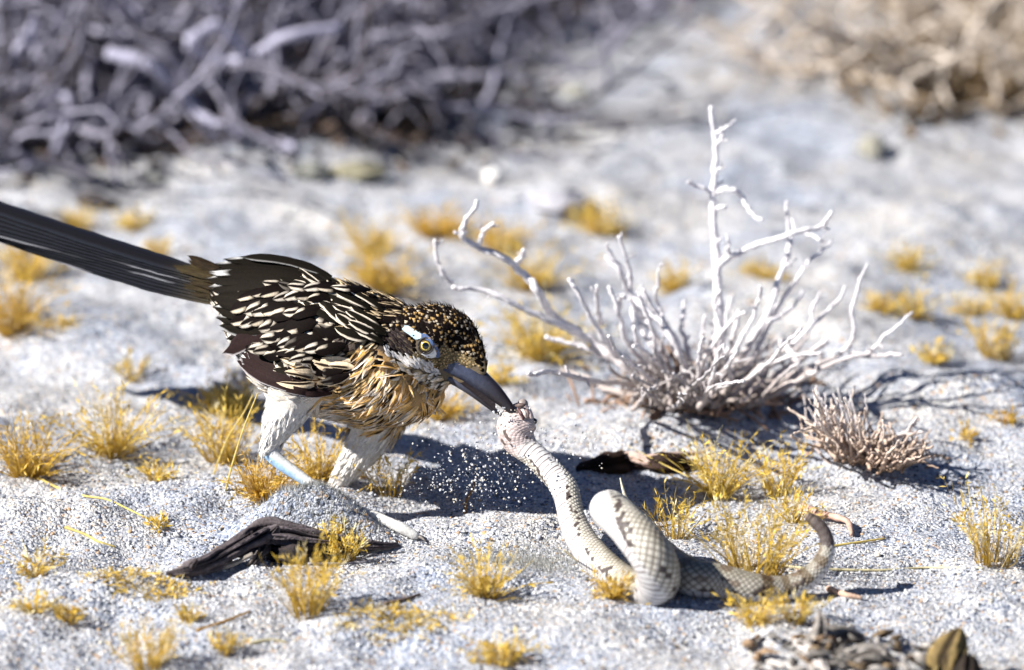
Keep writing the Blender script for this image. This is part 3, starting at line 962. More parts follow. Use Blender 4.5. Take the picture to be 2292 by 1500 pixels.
# added dark fill for the shaded gap of the half-open mouth
k_ = np.linspace(0, .93, 24)
tm = np.stack([np.interp(k_ * .80, np.linspace(0, 1, 40), tom[:, a]) for a in (0, 1)], 1)
lm = np.stack([np.interp(k_, np.linspace(0, 1, 30), lt[:, a]) for a in (0, 1)], 1)
w_ = np.interp(k_, [0, .3, 1], [.0082, .0064, .0012])
row_ = []
for i in range(24):
    row_.append([onplane(tm[i][0], tm[i][1] - 1.5, w_[i]), onplane(tm[i][0], tm[i][1] - 1.5, -w_[i]), onplane(lm[i][0], lm[i][1] + 2, -w_[i] * .8), onplane(lm[i][0], lm[i][1] + 2, w_[i] * .8)])
R_ = np.array(row_); i_, j_ = np.meshgrid(np.arange(23), np.arange(4), indexing='ij')
A_ = i_ * 4 + j_; B_ = i_ * 4 + (j_ + 1) % 4
bpart('mouth_fill', new_mesh('mouth_fill', R_.reshape(-1, 3), np.stack([A_, B_, B_ + 4, A_ + 4], -1).reshape(-1, 4), np.tile([.012, .007, .008], (96, 1)), smooth=False), M_skin)
# nostril slit
q = onplane(1056, 843, .0050)
nd = unit(B(1075, 856, .05) - B(1050, 840, .05))
Vv, Qq = tube(np.array([q - nd * .0022, q - nd * .0008, q + nd * .0008, q + nd * .0022]), [.0002, .00055, .00055, .0002], 8)
bpart('nostril', new_mesh('nostril', Vv, Qq, np.tile([.01, .006, .006], (len(Vv), 1))), M_bill, parent=ub)
# bristles on the forehead and round the bill base
hg = Geo()
for i in range(150):
    k = rng.random()
    bx = 1046 + 34 * k + rng.normal() * 6; by = 735 + 80 * k + rng.normal() * 4
    p = onplane(bx, by, rng.normal() * .005)
    loc, n = near(p)
    dirv = unit(n * .9 - fvec * .35 + uph * .25 + rng.normal(size=3) * .25)
    L_ = rng.uniform(.002, .005) * (1.25 if k > .7 else .9)
    Vv, Qq = tube(np.array([loc, loc + dirv * L_ * .5, loc + dirv * L_ - fvec * L_ * .25]), [.00018, .00013, .00004], 4)
    hg.add(Vv, Qq, np.array([.02, .014, .012]))
for i in range(260):      # hairs that break the outline of crown and nape
    bx = rng.uniform(920, 1050); by = 700 + rng.normal() * 20
    loc, n = near(onplane(bx, by, rng.normal() * .009))
    dirv = unit(n * .5 - fvec + rng.normal(size=3) * .2); L_ = rng.uniform(.002, .0045)
    Vv, Qq = tube(np.array([loc, loc + dirv * L_ * .5 + n * .0006, loc + dirv * L_]), [.0002, .00014, .00004], 4)
    hg.add(Vv, Qq, np.array([.022, .015, .012]))
bpart('bristles', hg.mesh('bristles'), M_feather, kind='stuff', label='fine dark bristles on the forehead of the bird')
# claws
for (e, dv) in [((934, 1202, td), (18, 9, .003)), ((905, 1180, .048), (14, 6, 0)), ((925, 1096, -.040), (14, 5, .002))]:
    p = B(*e); p2 = B(e[0] + dv[0], e[1] + dv[1], e[2] + dv[2])
    Vv, Qq = tube(smooth_path([p - (p2 - p) * .3, p + (p2 - p) * .5 + UPV * .0008, p2], 8), np.linspace(.0016, .0003, 8), 8)
    bpart('claw', new_mesh('claw', Vv, Qq, np.tile(lin(120, 112, 105), (len(Vv), 1))), M_bill)

# ------------------------------------------------------------------ rattlesnake
def gz_(px, py, rpx):
    return proj(on_ground(px, py, rpx * .00024 * .92))[2]
SN_CTRL = [  # px, py, d, radius px, belly direction (right, up, towards camera)
 (1170, 905, .050, 12, (-.7, -.1, .6)), (1167, 916, .050, 25, (-.7, -.1, .6)), (1161, 936, .051, 37, (-.7, -.1, .6)), (1157, 957, .052, 42, (-.7, 0, .6)), (1160, 980, .053, 37, (-.7, .0, .6)),
 (1176, 1003, .055, 29, (-.4, .2, .8)), (1200, 1023, .058, 27, (.1, .5, .8)), (1222, 1045, .062, 27, (.1, .4, .9)), (1246, 1070, .066, 28, (-.2, .2, .9)), (1264, 1095, .072, 30, (-.4, 0, .8)),
 (1272, 1125, .080, 29, (-.75, 0, .6)), (1279, 1160, .090, 30, (-.8, 0, .55)), (1296, 1200, .102, 33, (-.85, 0, .5)), (1324, 1240, .118, 35, (-.8, -.3, .5)), (1362, 1276, .135, 35, (-.8, -.6, .3)),
 (1405, 1308, .152, 37, (-.5, -.9, .2)), (1446, 1322, .172, 41, (-.4, -1, .1)), (1474, 1300, .192, 47, (-.5, -1, .2)), (1462, 1250, .202, 49, (-.9, -.6, .0)), (1425, 1200, .198, 47, (-1, -.3, -.15)), (1384, 1158, .182, 43, (-1, .2, -.1)),
 (1362, 1140, .156, 42, (-.8, .5, .0)), (1380, 1150, .132, 42, (-.5, .2, -.6)), (1425, 1195, .122, 42, (-.5, -.5, -.6)), (1480, 1252, .130, 43, (-.2, -.9, -.3)),
 (1545, 1292, None, 42, (0, -1, 0)), (1620, 1303, None, 37, (0, -1, 0)), (1690, 1316, None, 32, (0, -1, 0)), (1750, 1318, None, 28, (0, -1, 0)), (1800, 1300, 'k', 25, (.3, -1, .1)),
 (1836, 1266, 'k', 21, (.8, -.6, .1)), (1852, 1228, 'k', 17, (1, -.1, .1)), (1848, 1197, 'k', 15, (1, .4, .1)), (1834, 1176, 'k', 14, (.7, .8, .1)), (1822, 1166, 'k', 13, (.5, .9, .1))]
ctrl = []; lastd = None
for (px, py, d, r, v) in SN_CTRL:
    if d is None: d = gz_(px, py, r); lastd = d
    elif d == 'k': d = lastd = lastd - .001
    vv = RGT * v[0] + UPV * v[1] - FWD * v[2]
    ctrl.append(np.concatenate([B(px, py, d), [r * .00025 * (D0 - d) / D0], unit(vv)]))
NSEG, NTH = 1350, 132
S = smooth_path(np.array(ctrl), NSEG)
SPt, SR, SV = S[:, :3], S[:, 3], S[:, 4:7]
# smooth the centre line a little
for _ in range(30):
    SPt[1:-1] = .25 * SPt[:-2] + .5 * SPt[1:-1] + .25 * SPt[2:]
ST = unit(np.gradient(SPt, axis=0))
SV = unit(SV - ST * (SV * ST).sum(1)[:, None])
for _ in range(60):
    SV[1:-1] = .25 * SV[:-2] + .5 * SV[1:-1] + .25 * SV[2:]
SV = unit(SV - ST * (SV * ST).sum(1)[:, None])
SB = np.cross(ST, SV)
slen = np.concatenate([[0], np.cumsum(np.linalg.norm(np.diff(SPt, axis=0), axis=1))]); TOT = slen[-1]
th = np.linspace(0, 2 * np.pi, NTH, endpoint=False)
s2 = slen[:, None] + 0 * th[None]; t2 = th[None] + 0 * slen[:, None]
thv = math.radians(50)
pitch_ = .0031
q = s2 / pitch_
tv = np.where(t2 > np.pi, 2 * np.pi - t2, t2)           # angle from the belly line
ventral = tv < thv
head_m = 1 - sstep(.022, .032, s2)
NROW = 21
a_ = (t2 - thv) / (2 * np.pi - 2 * thv) * NROW
best = np.full(a_.shape, 9.0); bi = np.zeros(a_.shape, int); bk = np.zeros(a_.shape, int)
for di in (-1, 0, 1):
    i0 = np.floor(a_).astype(int) + di
    off_ = .5 * (i0 % 2)
    k0 = np.round(q - off_)
    m_ = np.abs(a_ - (i0 + .5)) + 2 * np.abs(q - off_ - k0)
    up_ = m_ < best
    best = np.where(up_, m_, best); bi = np.where(up_, i0, bi); bk = np.where(up_, k0, bk)
hd = np.clip(1 - best ** 2, 0, 1) + .25 * np.exp(-((a_ - bi - .5) / .12) ** 2) * (best < .7)
fr = q - np.floor(q)
hvn = fr ** 1.5 * (1 - sstep(.93, 1.0, fr))
# small bead-like scales on the head
ah = t2 / (2 * np.pi) * 34; qh = s2 / .0021
bh = np.full(a_.shape, 9.0); hb = np.zeros(a_.shape)
for di in (-1, 0, 1):
    i0 = np.floor(ah).astype(int) + di; off_ = .5 * (i0 % 2); k0 = np.round(qh - off_)
    m_ = np.abs(ah - (i0 + .5)) + 2 * np.abs(qh - off_ - k0)
    up_ = m_ < bh
    bh = np.where(up_, m_, bh); hb = np.where(up_, hash2(i0 % 34, k0, 3), hb)
bead = np.clip(1 - bh ** 2, 0, 1)
disp = np.where(ventral, .00016 * hvn, .00030 * hd)
disp = disp * (1 - head_m) + head_m * .00035 * bead
# head: broad jaws and a flatter crown
rad = SR[:, None] * (1 + 0 * t2)
rad = rad * (1 + head_m * (.10 * np.abs(np.sin(t2)) - .10 * (np.cos(t2) < 0) * np.abs(np.cos(t2))))
rad = rad * (1 + .02 * vn(s2 * 60, np.cos(t2) * 2, 8))
VV = SPt[:, None] + (rad + disp)[..., None] * (np.cos(t2)[..., None] * SV[:, None] + np.sin(t2)[..., None] * SB[:, None])
rnd = hash2(bi, bk, 21)
cream = np.array([.60, .56, .48]); gap = np.array([.07, .052, .035]); white = np.array([.62, .60, .58])
toend = TOT - s2
tailm = 1 - sstep(.15, .20, toend)                           # greyer, blotched rear part
cc = cream[None, None] * (.82 + .3 * rnd)[..., None]
cc = cc * (1 - .22 * tailm[..., None])
side = sstep(thv, thv + .35, tv)
cc = cc * side[..., None] + (1 - side[..., None]) * white
dors = sstep(1.5, 2.4, tv)
cc = cc * (1 - .35 * dors[..., None] * np.array([.8, .85, 1.0]))
blot = sstep(.35, .6, np.cos(s2 / .021 * 2 * np.pi) * sstep(2.0, 2.5, tv) + .3 * vn(s2 * 300, t2 * 4, 5)) * (.35 + .65 * tailm)
cc = cc * (1 - blot[..., None]) + blot[..., None] * np.array([.19, .14, .095])
sb2 = sstep(.45, .7, np.cos(s2 / .0165 * 2 * np.pi + 1.3) * sstep(.35, .1, np.abs(tv - 1.65)) + .25 * vn(s2 * 400, t2 * 5, 6)) * (.15 + .7 * tailm)
cc = cc * (1 - sb2[..., None]) + sb2[..., None] * np.array([.20, .15, .11])
dots = (vn(bk * .37 + 11, bi * .61, 12) > .52) & (rnd > .35) & (tv > .95) & (tv < 1.9)
edge_d = (rnd > .86) & (tv > thv) & (tv < thv + .32)
cc = np.where((dots | edge_d)[..., None], np.array([.06, .045, .045]), cc)
gp = sstep(.62, .92, best)
cc = cc * (1 - .85 * gp[..., None]) + .85 * gp[..., None] * gap
cv = white[None, None] * (.9 + .12 * hash2(np.floor(q), np.floor(q) * 0, 4))[..., None]
ln_ = sstep(.76, .86, fr)
cv = cv * (1 - .92 * ln_[..., None]) + .92 * ln_[..., None] * np.array([.09, .055, .055])
C = np.where(ventral[..., None], cv, cc)
pk = np.array([.60, .49, .46]) * (.75 + .4 * hb)[..., None]
pk = np.where((hash2(np.floor(s2 / .0026), np.floor(t2 * 4), 7) > .88)[..., None], np.array([.12, .09, .08]), pk)
pk = pk * (1 - .5 * (1 - sstep(.1, .5, bead)))[..., None]
C = C * (1 - head_m[..., None]) + pk * head_m[..., None]
ringm = (toend < .016)
rg_ = .5 + .5 * np.sin(toend / .0036 * 2 * np.pi)
dk = np.array([.05, .035, .03])[None, None] * (.6 + 1.2 * hd[..., None]) + rg_[..., None] * .03
C = np.where(ringm[..., None], dk, C)
bandm = (toend >= .016) & (toend < .07) & (np.cos(toend / .0125 * 2 * np.pi) > .25) & (tv > 1.0)
C = np.where(bandm[..., None], C * np.array([.50, .42, .33]), C)
i_, j_ = np.meshgrid(np.arange(NSEG - 1), np.arange(NTH), indexing='ij')
A_ = i_ * NTH + j_; B_ = i_ * NTH + (j_ + 1) % NTH
Qs = np.stack([A_, B_, B_ + NTH, A_ + NTH], -1).reshape(-1, 4)
snake = thing('rattlesnake', 'pale cream rattlesnake looped on the sand, its head held in the bill', 'snake', tuple(SPt[700] * [1, 1, 0] + [0, 0, float(H(SPt[700][0], SPt[700][1]))]))
SL = np.array(snake.location)
def spart(name, V, Q, C, mat, parent=None, **k):
    o = obj(name, new_mesh(name, np.asarray(V) - SL, Q, C), mat, parent or snake)
    for a, b in k.items(): o[a] = b
    return o
spart('body', VV.reshape(-1, 3), Qs, np.clip(C, 0, 1).reshape(-1, 3), M_snake)
# snout cap, mouth, eyes
iv2, iq2 = ico(4)
snp = SPt[0]
spart('snout', snp + iv2 * SR[0] * 1.02, iq2, np.tile([.30, .25, .23], (len(iv2), 1)) * (.7 + .5 * rng.random((len(iv2), 1))), M_snake)
for (px, py, k) in [(1191, 943, 1)]:
    p = B(px, py, .0545)
    spart('eye', p + iv2 * np.array([.0030, .0022, .0020]), iq2, np.tile([.012, .010, .010], (len(iv2), 1)), M_eye)
# open lips with folded pale skin beside the bill tip
for k, (x0, y0, x1, y1, rr, c) in enumerate([(1160, 914, 1171, 940, 5, (.10, .05, .05)), (1166, 912, 1178, 936, 5, (.62, .50, .45)), (1173, 914, 1184, 936, 5, (.16, .11, .10)), (1178, 918, 1190, 938, 5, (.55, .45, .42)), (1154, 908, 1176, 907, 6, (.12, .08, .07))]):
    P_ = smooth_path([B(x0, y0, .0600), B((x0 + x1) / 2 + 2, (y0 + y1) / 2, .0622), B(x1, y1, .0622)], 10)
    Vv, Qq = tube(P_, np.sin(np.linspace(.5, 2.8, 10)) * rr * .00025, 8, .2, seed=k)
    spart('lip', Vv, Qq, np.tile(c, (len(Vv), 1)), M_snake)
# rattle
rp = smooth_path([SPt[-1] - ST[-1] * .001, SPt[-1] + ST[-1] * .0025, B(1812, 1158, lastd), B(1806, 1154, lastd)], 60)
k = np.linspace(0, 1, 60)
rr = (.0034 - .0010 * k) * (1 + .10 * np.abs(np.sin(k * np.pi * 5)) - .08)
Vv, Qq = tube(rp, rr, 20)
cr2 = np.array([.10, .075, .06]) * (1 + 1.2 * (np.abs(np.sin(k * np.pi * 5)) < .35))[:, None]
cr2 = np.vstack([np.repeat(cr2, 20, 0), cr2[[0, -1]]])
spart('rattle', Vv, Qq, cr2, M_snake)

# ------------------------------------------------------------------ flying sand
def samp_air(n):
    m1 = int(n * .62); m2 = int(n * .18); m3 = n - m1 - m2
    px = np.concatenate([1080 + 70 * rng.normal(size=m1), 1270 + 55 * rng.normal(size=m2), 1030 + 110 * rng.normal(size=m3)])
    py = np.concatenate([1045 + 48 * rng.normal(size=m1), 985 + 28 * rng.normal(size=m2), 1090 + 28 * rng.normal(size=m3)])
    d = rng.uniform(.02, .10, n)
    P = np.array([B(x, y, dd) for x, y, dd in zip(px, py, d)])
    r = .00018 + .0006 * rng.random(n) ** 2.6
    low = P[:, 2] < H(P[:, 0], P[:, 1]) + .001
    P[low, 2] = H(P[low, 0], P[low, 1]) + .001 + .012 * rng.random(low.sum())
    return P, r
fs_ = grains(900, samp_air, 0, 'flying_sand', 'bright sand grains thrown up in front of the dark bird shadow', bright=True)
# clinging sand on the snake's jaw
def samp_jaw(n):
    px = 1128 + 12 * rng.normal(size=n); py = 922 + 7 * rng.normal(size=n)
    P = np.array([B(x, y, .064 + .003 * rng.random()) for x, y in zip(px, py)])
    return P, .00025 + .0004 * rng.random(n)
grains(26, samp_jaw, 0, 'clinging_sand', 'white sand grains stuck to the snake jaw beside the lower bill', bright=True)

# ------------------------------------------------------------------ dry grass
GOLD = np.array([.74, .50, .055]); STRAW = np.array([.76, .60, .20]); ORANGE = np.array([.62, .33, .035]); PALE = np.array([.76, .68, .42])
def blade(geo, p, az, lean, L, W, bend, c0, c1, ns=6, seeds=0):
    d0 = np.array([math.cos(az) * math.sin(lean), math.sin(az) * math.sin(lean), math.cos(lean)])
    out = np.array([math.cos(az), math.sin(az), -.25])
    t = np.linspace(0, 1, ns)[:, None]
    P = p + d0 * L * t + out * bend * L * t ** 2 + np.array([0, 0, -.12 * bend]) * L * t ** 3
    kk = rng.normal(size=3) * .10 * L; kk2 = rng.normal(size=3) * .035 * L
    P = P + kk * t ** 2 + kk2 * np.sin(t * 7)
    T = unit(np.gradient(P, axis=0))
    side = unit(np.cross(T, rng.normal(size=3)))
    nrm = np.cross(T, side)
    w = W * (1 - .85 * t ** 1.3)
    V = np.concatenate([P - side * w, P + nrm * w * .6, P + side * w], 0)
    i = np.arange(ns - 1)
    Q = np.concatenate([np.stack([i, i + ns, i + ns + 1, i + 1], -1), np.stack([i + ns, i + 2 * ns, i + 2 * ns + 1, i + ns + 1], -1)])
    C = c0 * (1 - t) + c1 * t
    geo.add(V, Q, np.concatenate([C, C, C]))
    for k in range(seeds):
        f = rng.uniform(.55, 1.0); q = P[0] + 0
        q = np.array([np.interp(f, t[:, 0], P[:, a]) for a in range(3)])
        d = unit(T[-1] * 1.1 + rng.normal(size=3) * .55); l = rng.uniform(.0025, .0058)
        s_ = unit(np.cross(d, rng.normal(size=3))) * rng.uniform(.0003, .0006)
        geo.add(np.array([q, q + d * l * .45 + s_, q + d * l, q + d * l * .45 - s_]), np.array([[0, 1, 2, 3]]), c1 * rng.uniform(.75, 1.15))

def tuft(px, row, w, h, n, label, group=None, style='tuft', tint=0.0, lean0=.0, name='grass_tuft', wk=1.0):
    p = on_ground(px, row); s = mpp(p); hw = w * s / 2; hh = h * s
    geo = Geo()
    n = int(n * 1.25)
    for k in range(n):
        az = rng.uniform(0, 2 * np.pi)
        r = rng.random()
        c = GOLD * (1 - r) + STRAW * r
        if r > .85: c = PALE
        c = c * (1 - max(tint, 0)) + ORANGE * max(tint, 0) if tint >= 0 else c * (1 + tint) - PALE * tint
        c = c * rng.uniform(.75, 1.15)
        if style == 'tuft':
            rb = hw * .35 * math.sqrt(rng.random()); bx, by = p[0] + rb * math.cos(az), p[1] + rb * math.sin(az)
            lean = abs(rng.normal()) * .55 + lean0; lean = min(lean, 1.35)
            L = hh * (.25 + .85 * rng.random() ** 1.3) / max(math.cos(lean * .8), .5)
            L = min(L, 1.15 * max(hw, hh)); bend = rng.uniform(-.05, .55); seeds = 8 if rng.random() < .45 else 1
        elif style == 'sparse':
            rb = hw * .45 * math.sqrt(rng.random()); bx, by = p[0] + rb * math.cos(az), p[1] + rb * math.sin(az)
            lean = rng.uniform(.05, .65); L = hh * rng.uniform(.5, 1.15); bend = rng.uniform(-.1, .3); seeds = 9 if rng.random() < .6 else 0
        else:  # mat of fallen straw
            rb = hw * math.sqrt(rng.random()); bx, by = p[0] + rb * math.cos(az), p[1] + .55 * rb * math.sin(az)
            az = rng.uniform(0, 2 * np.pi); lean = rng.uniform(1.0, 1.5); L = rng.uniform(.4, 1.1) * max(hh, .010); bend = rng.uniform(-.1, .2); seeds = 3
        z = Hs(bx, by) - .0006
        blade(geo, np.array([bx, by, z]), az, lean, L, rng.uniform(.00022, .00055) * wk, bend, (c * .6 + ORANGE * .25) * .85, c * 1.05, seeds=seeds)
    o = obj(name, geo.mesh(name), M_grass)
    rebase(o, p)
    return tag(o, label, 'grass', group)

TUFTS = [
 # px, row, width, height, blades, style, tint, label
 (250, 1018, 180, 160, 120, 'tuft', .1, 'golden grass tuft with splayed tall blades standing alone left of the straw stalks'),
 (60, 1065, 190, 165, 130, 'tuft', .35, 'broad orange-gold grass tuft with a reddish tip above the long fallen straw'),
 (352, 1078, 90, 55, 50, 'tuft', .1, 'low golden grass tuft between the tall lone tuft and the dark root'),
 (500, 1032, 150, 125, 90, 'sparse', .1, 'thin golden grass tuft at the foot of the two tall straw stalks'),
 (600, 1116, 190, 95, 200, 'tuft', .45, 'dense orange-gold grass tuft under the hock of the bird near leg'),
 (712, 1075, 130, 135, 110, 'tuft', .25, 'golden grass tuft growing between the two legs of the bird'),
 (512, 924, 170, 90, 130, 'tuft', .15, 'soft yellow grass tuft behind the white flank of the bird'),
 (868, 1108, 130, 105, 34, 'sparse', .3, 'sparse dark olive grass tuft in the bird shadow beside its far leg'),
 (765, 1246, 130, 75, 60, 'sparse', .0, 'fresh yellow grass tuft in front of the dark root near the bird toe'),
 (690, 1368, 150, 140, 80, 'sparse', .15, 'tall thin yellow tuft with a dark base below the dark root'),
 (1085, 1335, 130, 120, 100, 'tuft', .05, 'yellow grass tuft on bare sand between the bird toe and the snake fold'),
 (1372, 1338, 80, 70, 70, 'tuft', .3, 'orange grass tuft pressed under the lower snake fold'),
 (1608, 1110, 130, 150, 110, 'tuft', -.02, 'bright yellow upright grass tuft beside the dark bark behind the snake'),
 (1740, 1108, 110, 120, 50, 'sparse', .05, 'yellow grass tuft with one tall spike right of the bright upright tuft'),
 (1775, 1170, 50, 90, 26, 'sparse', .05, 'slim yellow grass spike next to the pink curved twig'),
 (1690, 1292, 240, 185, 100, 'sparse', .05, 'large loose yellow tuft enclosed by the curve of the snake tail'),
 (1512, 1205, 120, 125, 34, 'sparse', .0, 'few yellow grass spikes rising in the shadow behind the snake loop'),
 (1690, 1396, 100, 75, 60, 'tuft', .1, 'small golden tuft just in front of the snake tail'),
 (1782, 1392, 80, 70, 40, 'sparse', .05, 'small golden tuft with a leaning stem below the snake tail bend'),
 (2222, 1262, 170, 175, 60, 'sparse', .1, 'wide sparse golden tuft alone on the sand right of the snake'),
 (1120, 1482, 160, 65, 90, 'tuft', .1, 'low rounded yellow tuft on the front sand below the snake'),
 (330, 1500, 140, 105, 60, 'sparse', .2, 'blurred tan grass tuft on the front sand below the straw mat'),
 (82, 1290, 100, 80, 46, 'tuft', .1, 'small yellow tuft on a thin stalk left of the straw mat'),
 (75, 1372, 90, 50, 40, 'tuft', .05, 'low yellow tuft in front of the small stalked tuft'),
 (330, 1308, 230, 34, 160, 'mat', .15, 'flat mat of yellow straw against the left end of the dark root'),
 (890, 1392, 280, 40, 170, 'mat', .1, 'long scatter of fallen yellow straw in front of the tall dark-based tuft'),
 (420, 1392, 60, 45, 30, 'tuft', .1, 'tiny yellow sprig below the straw mat'),
 (356, 1180, 60, 26, 30, 'tuft', .05, 'tiny flat yellow sprig above the left end of the dark root'),
 (150, 1392, 90, 50, 26, 'sparse', .2, 'tiny orange sprig with a long fallen stem'),
 (505, 1462, 60, 50, 24, 'sparse', .1, 'tiny straw sprig on the front sand right of the tan tuft'),
 (1205, 800, 210, 130, 200, 'tuft', .0, 'big bright yellow tuft behind the crown and bill of the bird'),
 (1120, 855, 60, 45, 40, 'tuft', .05, 'small yellow sprig just behind the bill'),
 (985, 935, 140, 85, 90, 'tuft', .35, 'dark golden tuft hidden behind the breast of the bird'),
 (1185, 650, 150, 120, 130, 'tuft', .1, 'tall yellow tuft under the white upcurved shrub branch'),
 (1120, 555, 140, 80, 110, 'tuft', .3, 'orange tuft behind the tip of the white upcurved branch'),
 (975, 525, 170, 75, 130, 'tuft', .4, 'wide orange-gold tuft on the pale sand behind the bird back'),
 (830, 565, 110, 90, 90, 'tuft', .15, 'yellow tuft above the tan straw patch behind the bird back'),
 (850, 640, 200, 95, 160, 'tuft', .3, 'wide tan-gold straw patch right behind the bird shoulders'),
 (1345, 520, 120, 72, 120, 'tuft', .1, 'round yellow tuft with a shadow alone behind the dead shrub'),
 (1505, 652, 90, 70, 70, 'tuft', .15, 'yellow tuft left of the tall shrub stem in the background'),
 (1705, 622, 80, 42, 60, 'tuft', .1, 'low yellow tuft right of the tall shrub stem in the background'),
 (2030, 604, 66, 68, 60, 'tuft', .05, 'pointed yellow tuft farthest out on the pale flat'),
 (2205, 645, 90, 60, 70, 'tuft', .05, 'yellow tuft right of the pointed one on the pale flat'),
 (2270, 712, 70, 90, 70, 'tuft', .2, 'orange tuft at the end of the row on the pale flat'),
 (1970, 695, 80, 50, 60, 'tuft', .1, 'pale yellow tuft at the tips of the right shrub branches'),
 (2048, 712, 60, 80, 60, 'tuft', .05, 'narrow yellow tuft between two lower ones on the pale flat'),
 (2172, 708, 80, 50, 60, 'tuft', .1, 'low broad yellow tuft on the pale flat below its pointed neighbour'),
 (2096, 812, 64, 46, 60, 'tuft', .05, 'bright small yellow tuft above the blue shrub shadow'),
 (2225, 800, 130, 85, 70, 'sparse', .15, 'loose tan-yellow tuft above the blue shrub shadow'),
 (2255, 948, 60, 34, 30, 'tuft', .5, 'small orange sprig at the end of the blue shrub shadow'),
 (2165, 985, 50, 34, 24, 'tuft', .3, 'tiny orange sprig on the sand right of the small dry shrub'),
 (25, 740, 130, 180, 150, 'tuft', .4, 'tall orange-gold tuft below the bird tail on the left'),
 (60, 625, 170, 110, 120, 'tuft', .25, 'wide yellow tuft just under the bird tail'),
 (170, 512, 60, 56, 50, 'tuft', .1, 'small yellow tuft right above the bird tail'),
 (295, 512, 54, 46, 50, 'tuft', .05, 'round pale yellow tuft above the bird tail'),
 (356, 584, 30, 60, 30, 'sparse', .1, 'thin yellow sprig touching the top edge of the bird tail'),
 (120, 730, 90, 40, 40, 'mat', .2, 'tan straw litter right of the tall orange tuft'),
 (300, 850, 90, 50, 24, 'sparse', .15, 'faint thin sprig on the sand behind the lone tall tuft'),
]
for (px, row, w, h, n, st, ti_, lab) in TUFTS:
    tuft(px, row, w, h, n, lab, 'dry grass tufts', st, ti_)

def stalk(pts, r, c, label, cat='straw', name='straw_stalk', mat=M_grass, group=None, jit=0., ns=6, ends=None, n=26):
    P = smooth_path(np.array(pts), n)
    R = r * np.linspace(1, .6, n) if ends is None else np.interp(np.linspace(0, 1, n), np.linspace(0, 1, len(ends)), ends)
    V, Q = tube(P, R, ns, jit, seed=int(rng.integers(99)))
    C = np.tile(c, (len(V), 1)) * (.85 + .3 * rng.random((len(V), 1)))
    o = obj(name, new_mesh(name, V, Q, C), mat)
    k = int(np.argmin(P[:, 2])); rebase(o, P[k])
    return tag(o, label, cat, group)
g0 = on_ground(505, 1098)
gd = proj(g0)[2]
stalk([g0, B(520, 1040, gd + .004), B(545, 960, gd + .008), B(577, 880, gd + .012)], .0007, STRAW, 'taller straw stalk rising in front of the bird white flank')
g1 = on_ground(478, 1062); gd1 = proj(g1)[2]
stalk([g1, B(510, 980, gd1 + .008), B(545, 925, gd1 + .012), B(566, 884, gd1 + .014)], .0006, STRAW, 'shorter straw stalk crossing behind the taller one')
def lying(pts, r, c, label, **k):
    return stalk([on_ground(x, y, r * .8) for x, y in pts], r, c, label, **k)
lying([(70, 1062), (130, 1092), (190, 1110), (240, 1118), (300, 1146), (330, 1160)], .0008, STRAW, 'long fallen straw lying across the sand with a frayed end')
lying([(146, 1180), (190, 1196), (220, 1212), (258, 1224)], .0009, STRAW * .9, 'short bent fallen straw above the small stalked tuft')
lying([(1730, 1262), (1800, 1272), (1870, 1275), (1980, 1276), (2080, 1270), (2200, 1272)], .0008, PALE, 'pale straw lying on the sand right of the snake tail')
lying([(1866, 1222), (1920, 1214), (1980, 1205)], .0008, STRAW, 'thin straw pointing away from the snake tail bend')
lying([(440, 1412), (500, 1392), (560, 1368)], .0009, ORANGE * .7, 'brown straw lying left of the tall dark-based tuft')
lying([(560, 1440), (600, 1432), (640, 1436)], .0009, PALE, 'pale curved straw lying on the front sand')
t0 = on_ground(1040, 1150); tdp = proj(t0)[2]
stalk([t0, B(1046, 1118, tdp), B(1058, 1095, tdp), B(1062, 1078, tdp)], .0012, np.array([.16, .09, .04]), 'short brown twig stuck upright in the sand beside the bird shadow', 'twig', 'twig', M_wood)
t0 = on_ground(1425, 1180); tdp = proj(t0)[2]
stalk([t0, B(1412, 1140, tdp + .0), B(1398, 1108, tdp), B(1388, 1070, tdp)], .0012, np.array([.8, .76, .62]), 'pale straw blade standing up behind the snake loop', 'straw', 'straw_stalk', M_grass, ends=[.0006, .0010, .0011, .0004])
stalk([on_ground(1795, 1135, .002), on_ground(1830, 1148, .004), on_ground(1870, 1158, .004), on_ground(1898, 1168, .004), on_ground(1906, 1195, .002)], .0022, np.array([.50, .32, .25]), 'pink-brown hooked twig lying behind the snake rattle', 'twig', 'twig', M_wood, jit=.2, ns=10, ends=[.0026, .0022, .0018, .0016, .0012])
lying([(1855, 1318), (1890, 1330), (1928, 1338)], .0019, np.array([.56, .38, .28]), 'short pink stick with a cut end at the snake tail shadow', cat='twig', name='twig', mat=M_wood, ns=10, jit=.12)
stalk([B(1262, 1232, .15), on_ground(1300, 1262, .002), on_ground(1335, 1292, .001)], .0005, PALE, 'thin pale stem passing under the snake neck', n=14)
lying([(1092, 1082), (1120, 1078), (1155, 1079)], .0007, np.array([.75, .73, .7]), 'white splinter lying in the bird shadow', cat='straw')
lying([(860, 1352), (910, 1340), (940, 1330)], .0012, np.array([.14, .10, .08]), 'dark thin twig lying above the fallen straw', cat='twig', name='twig', mat=M_wood)
lying([(690, 1262), (760, 1262), (830, 1256)], .0010, np.array([.35, .34, .36]), 'grey thin twig lying right of the dark root', cat='twig', name='twig', mat=M_wood)

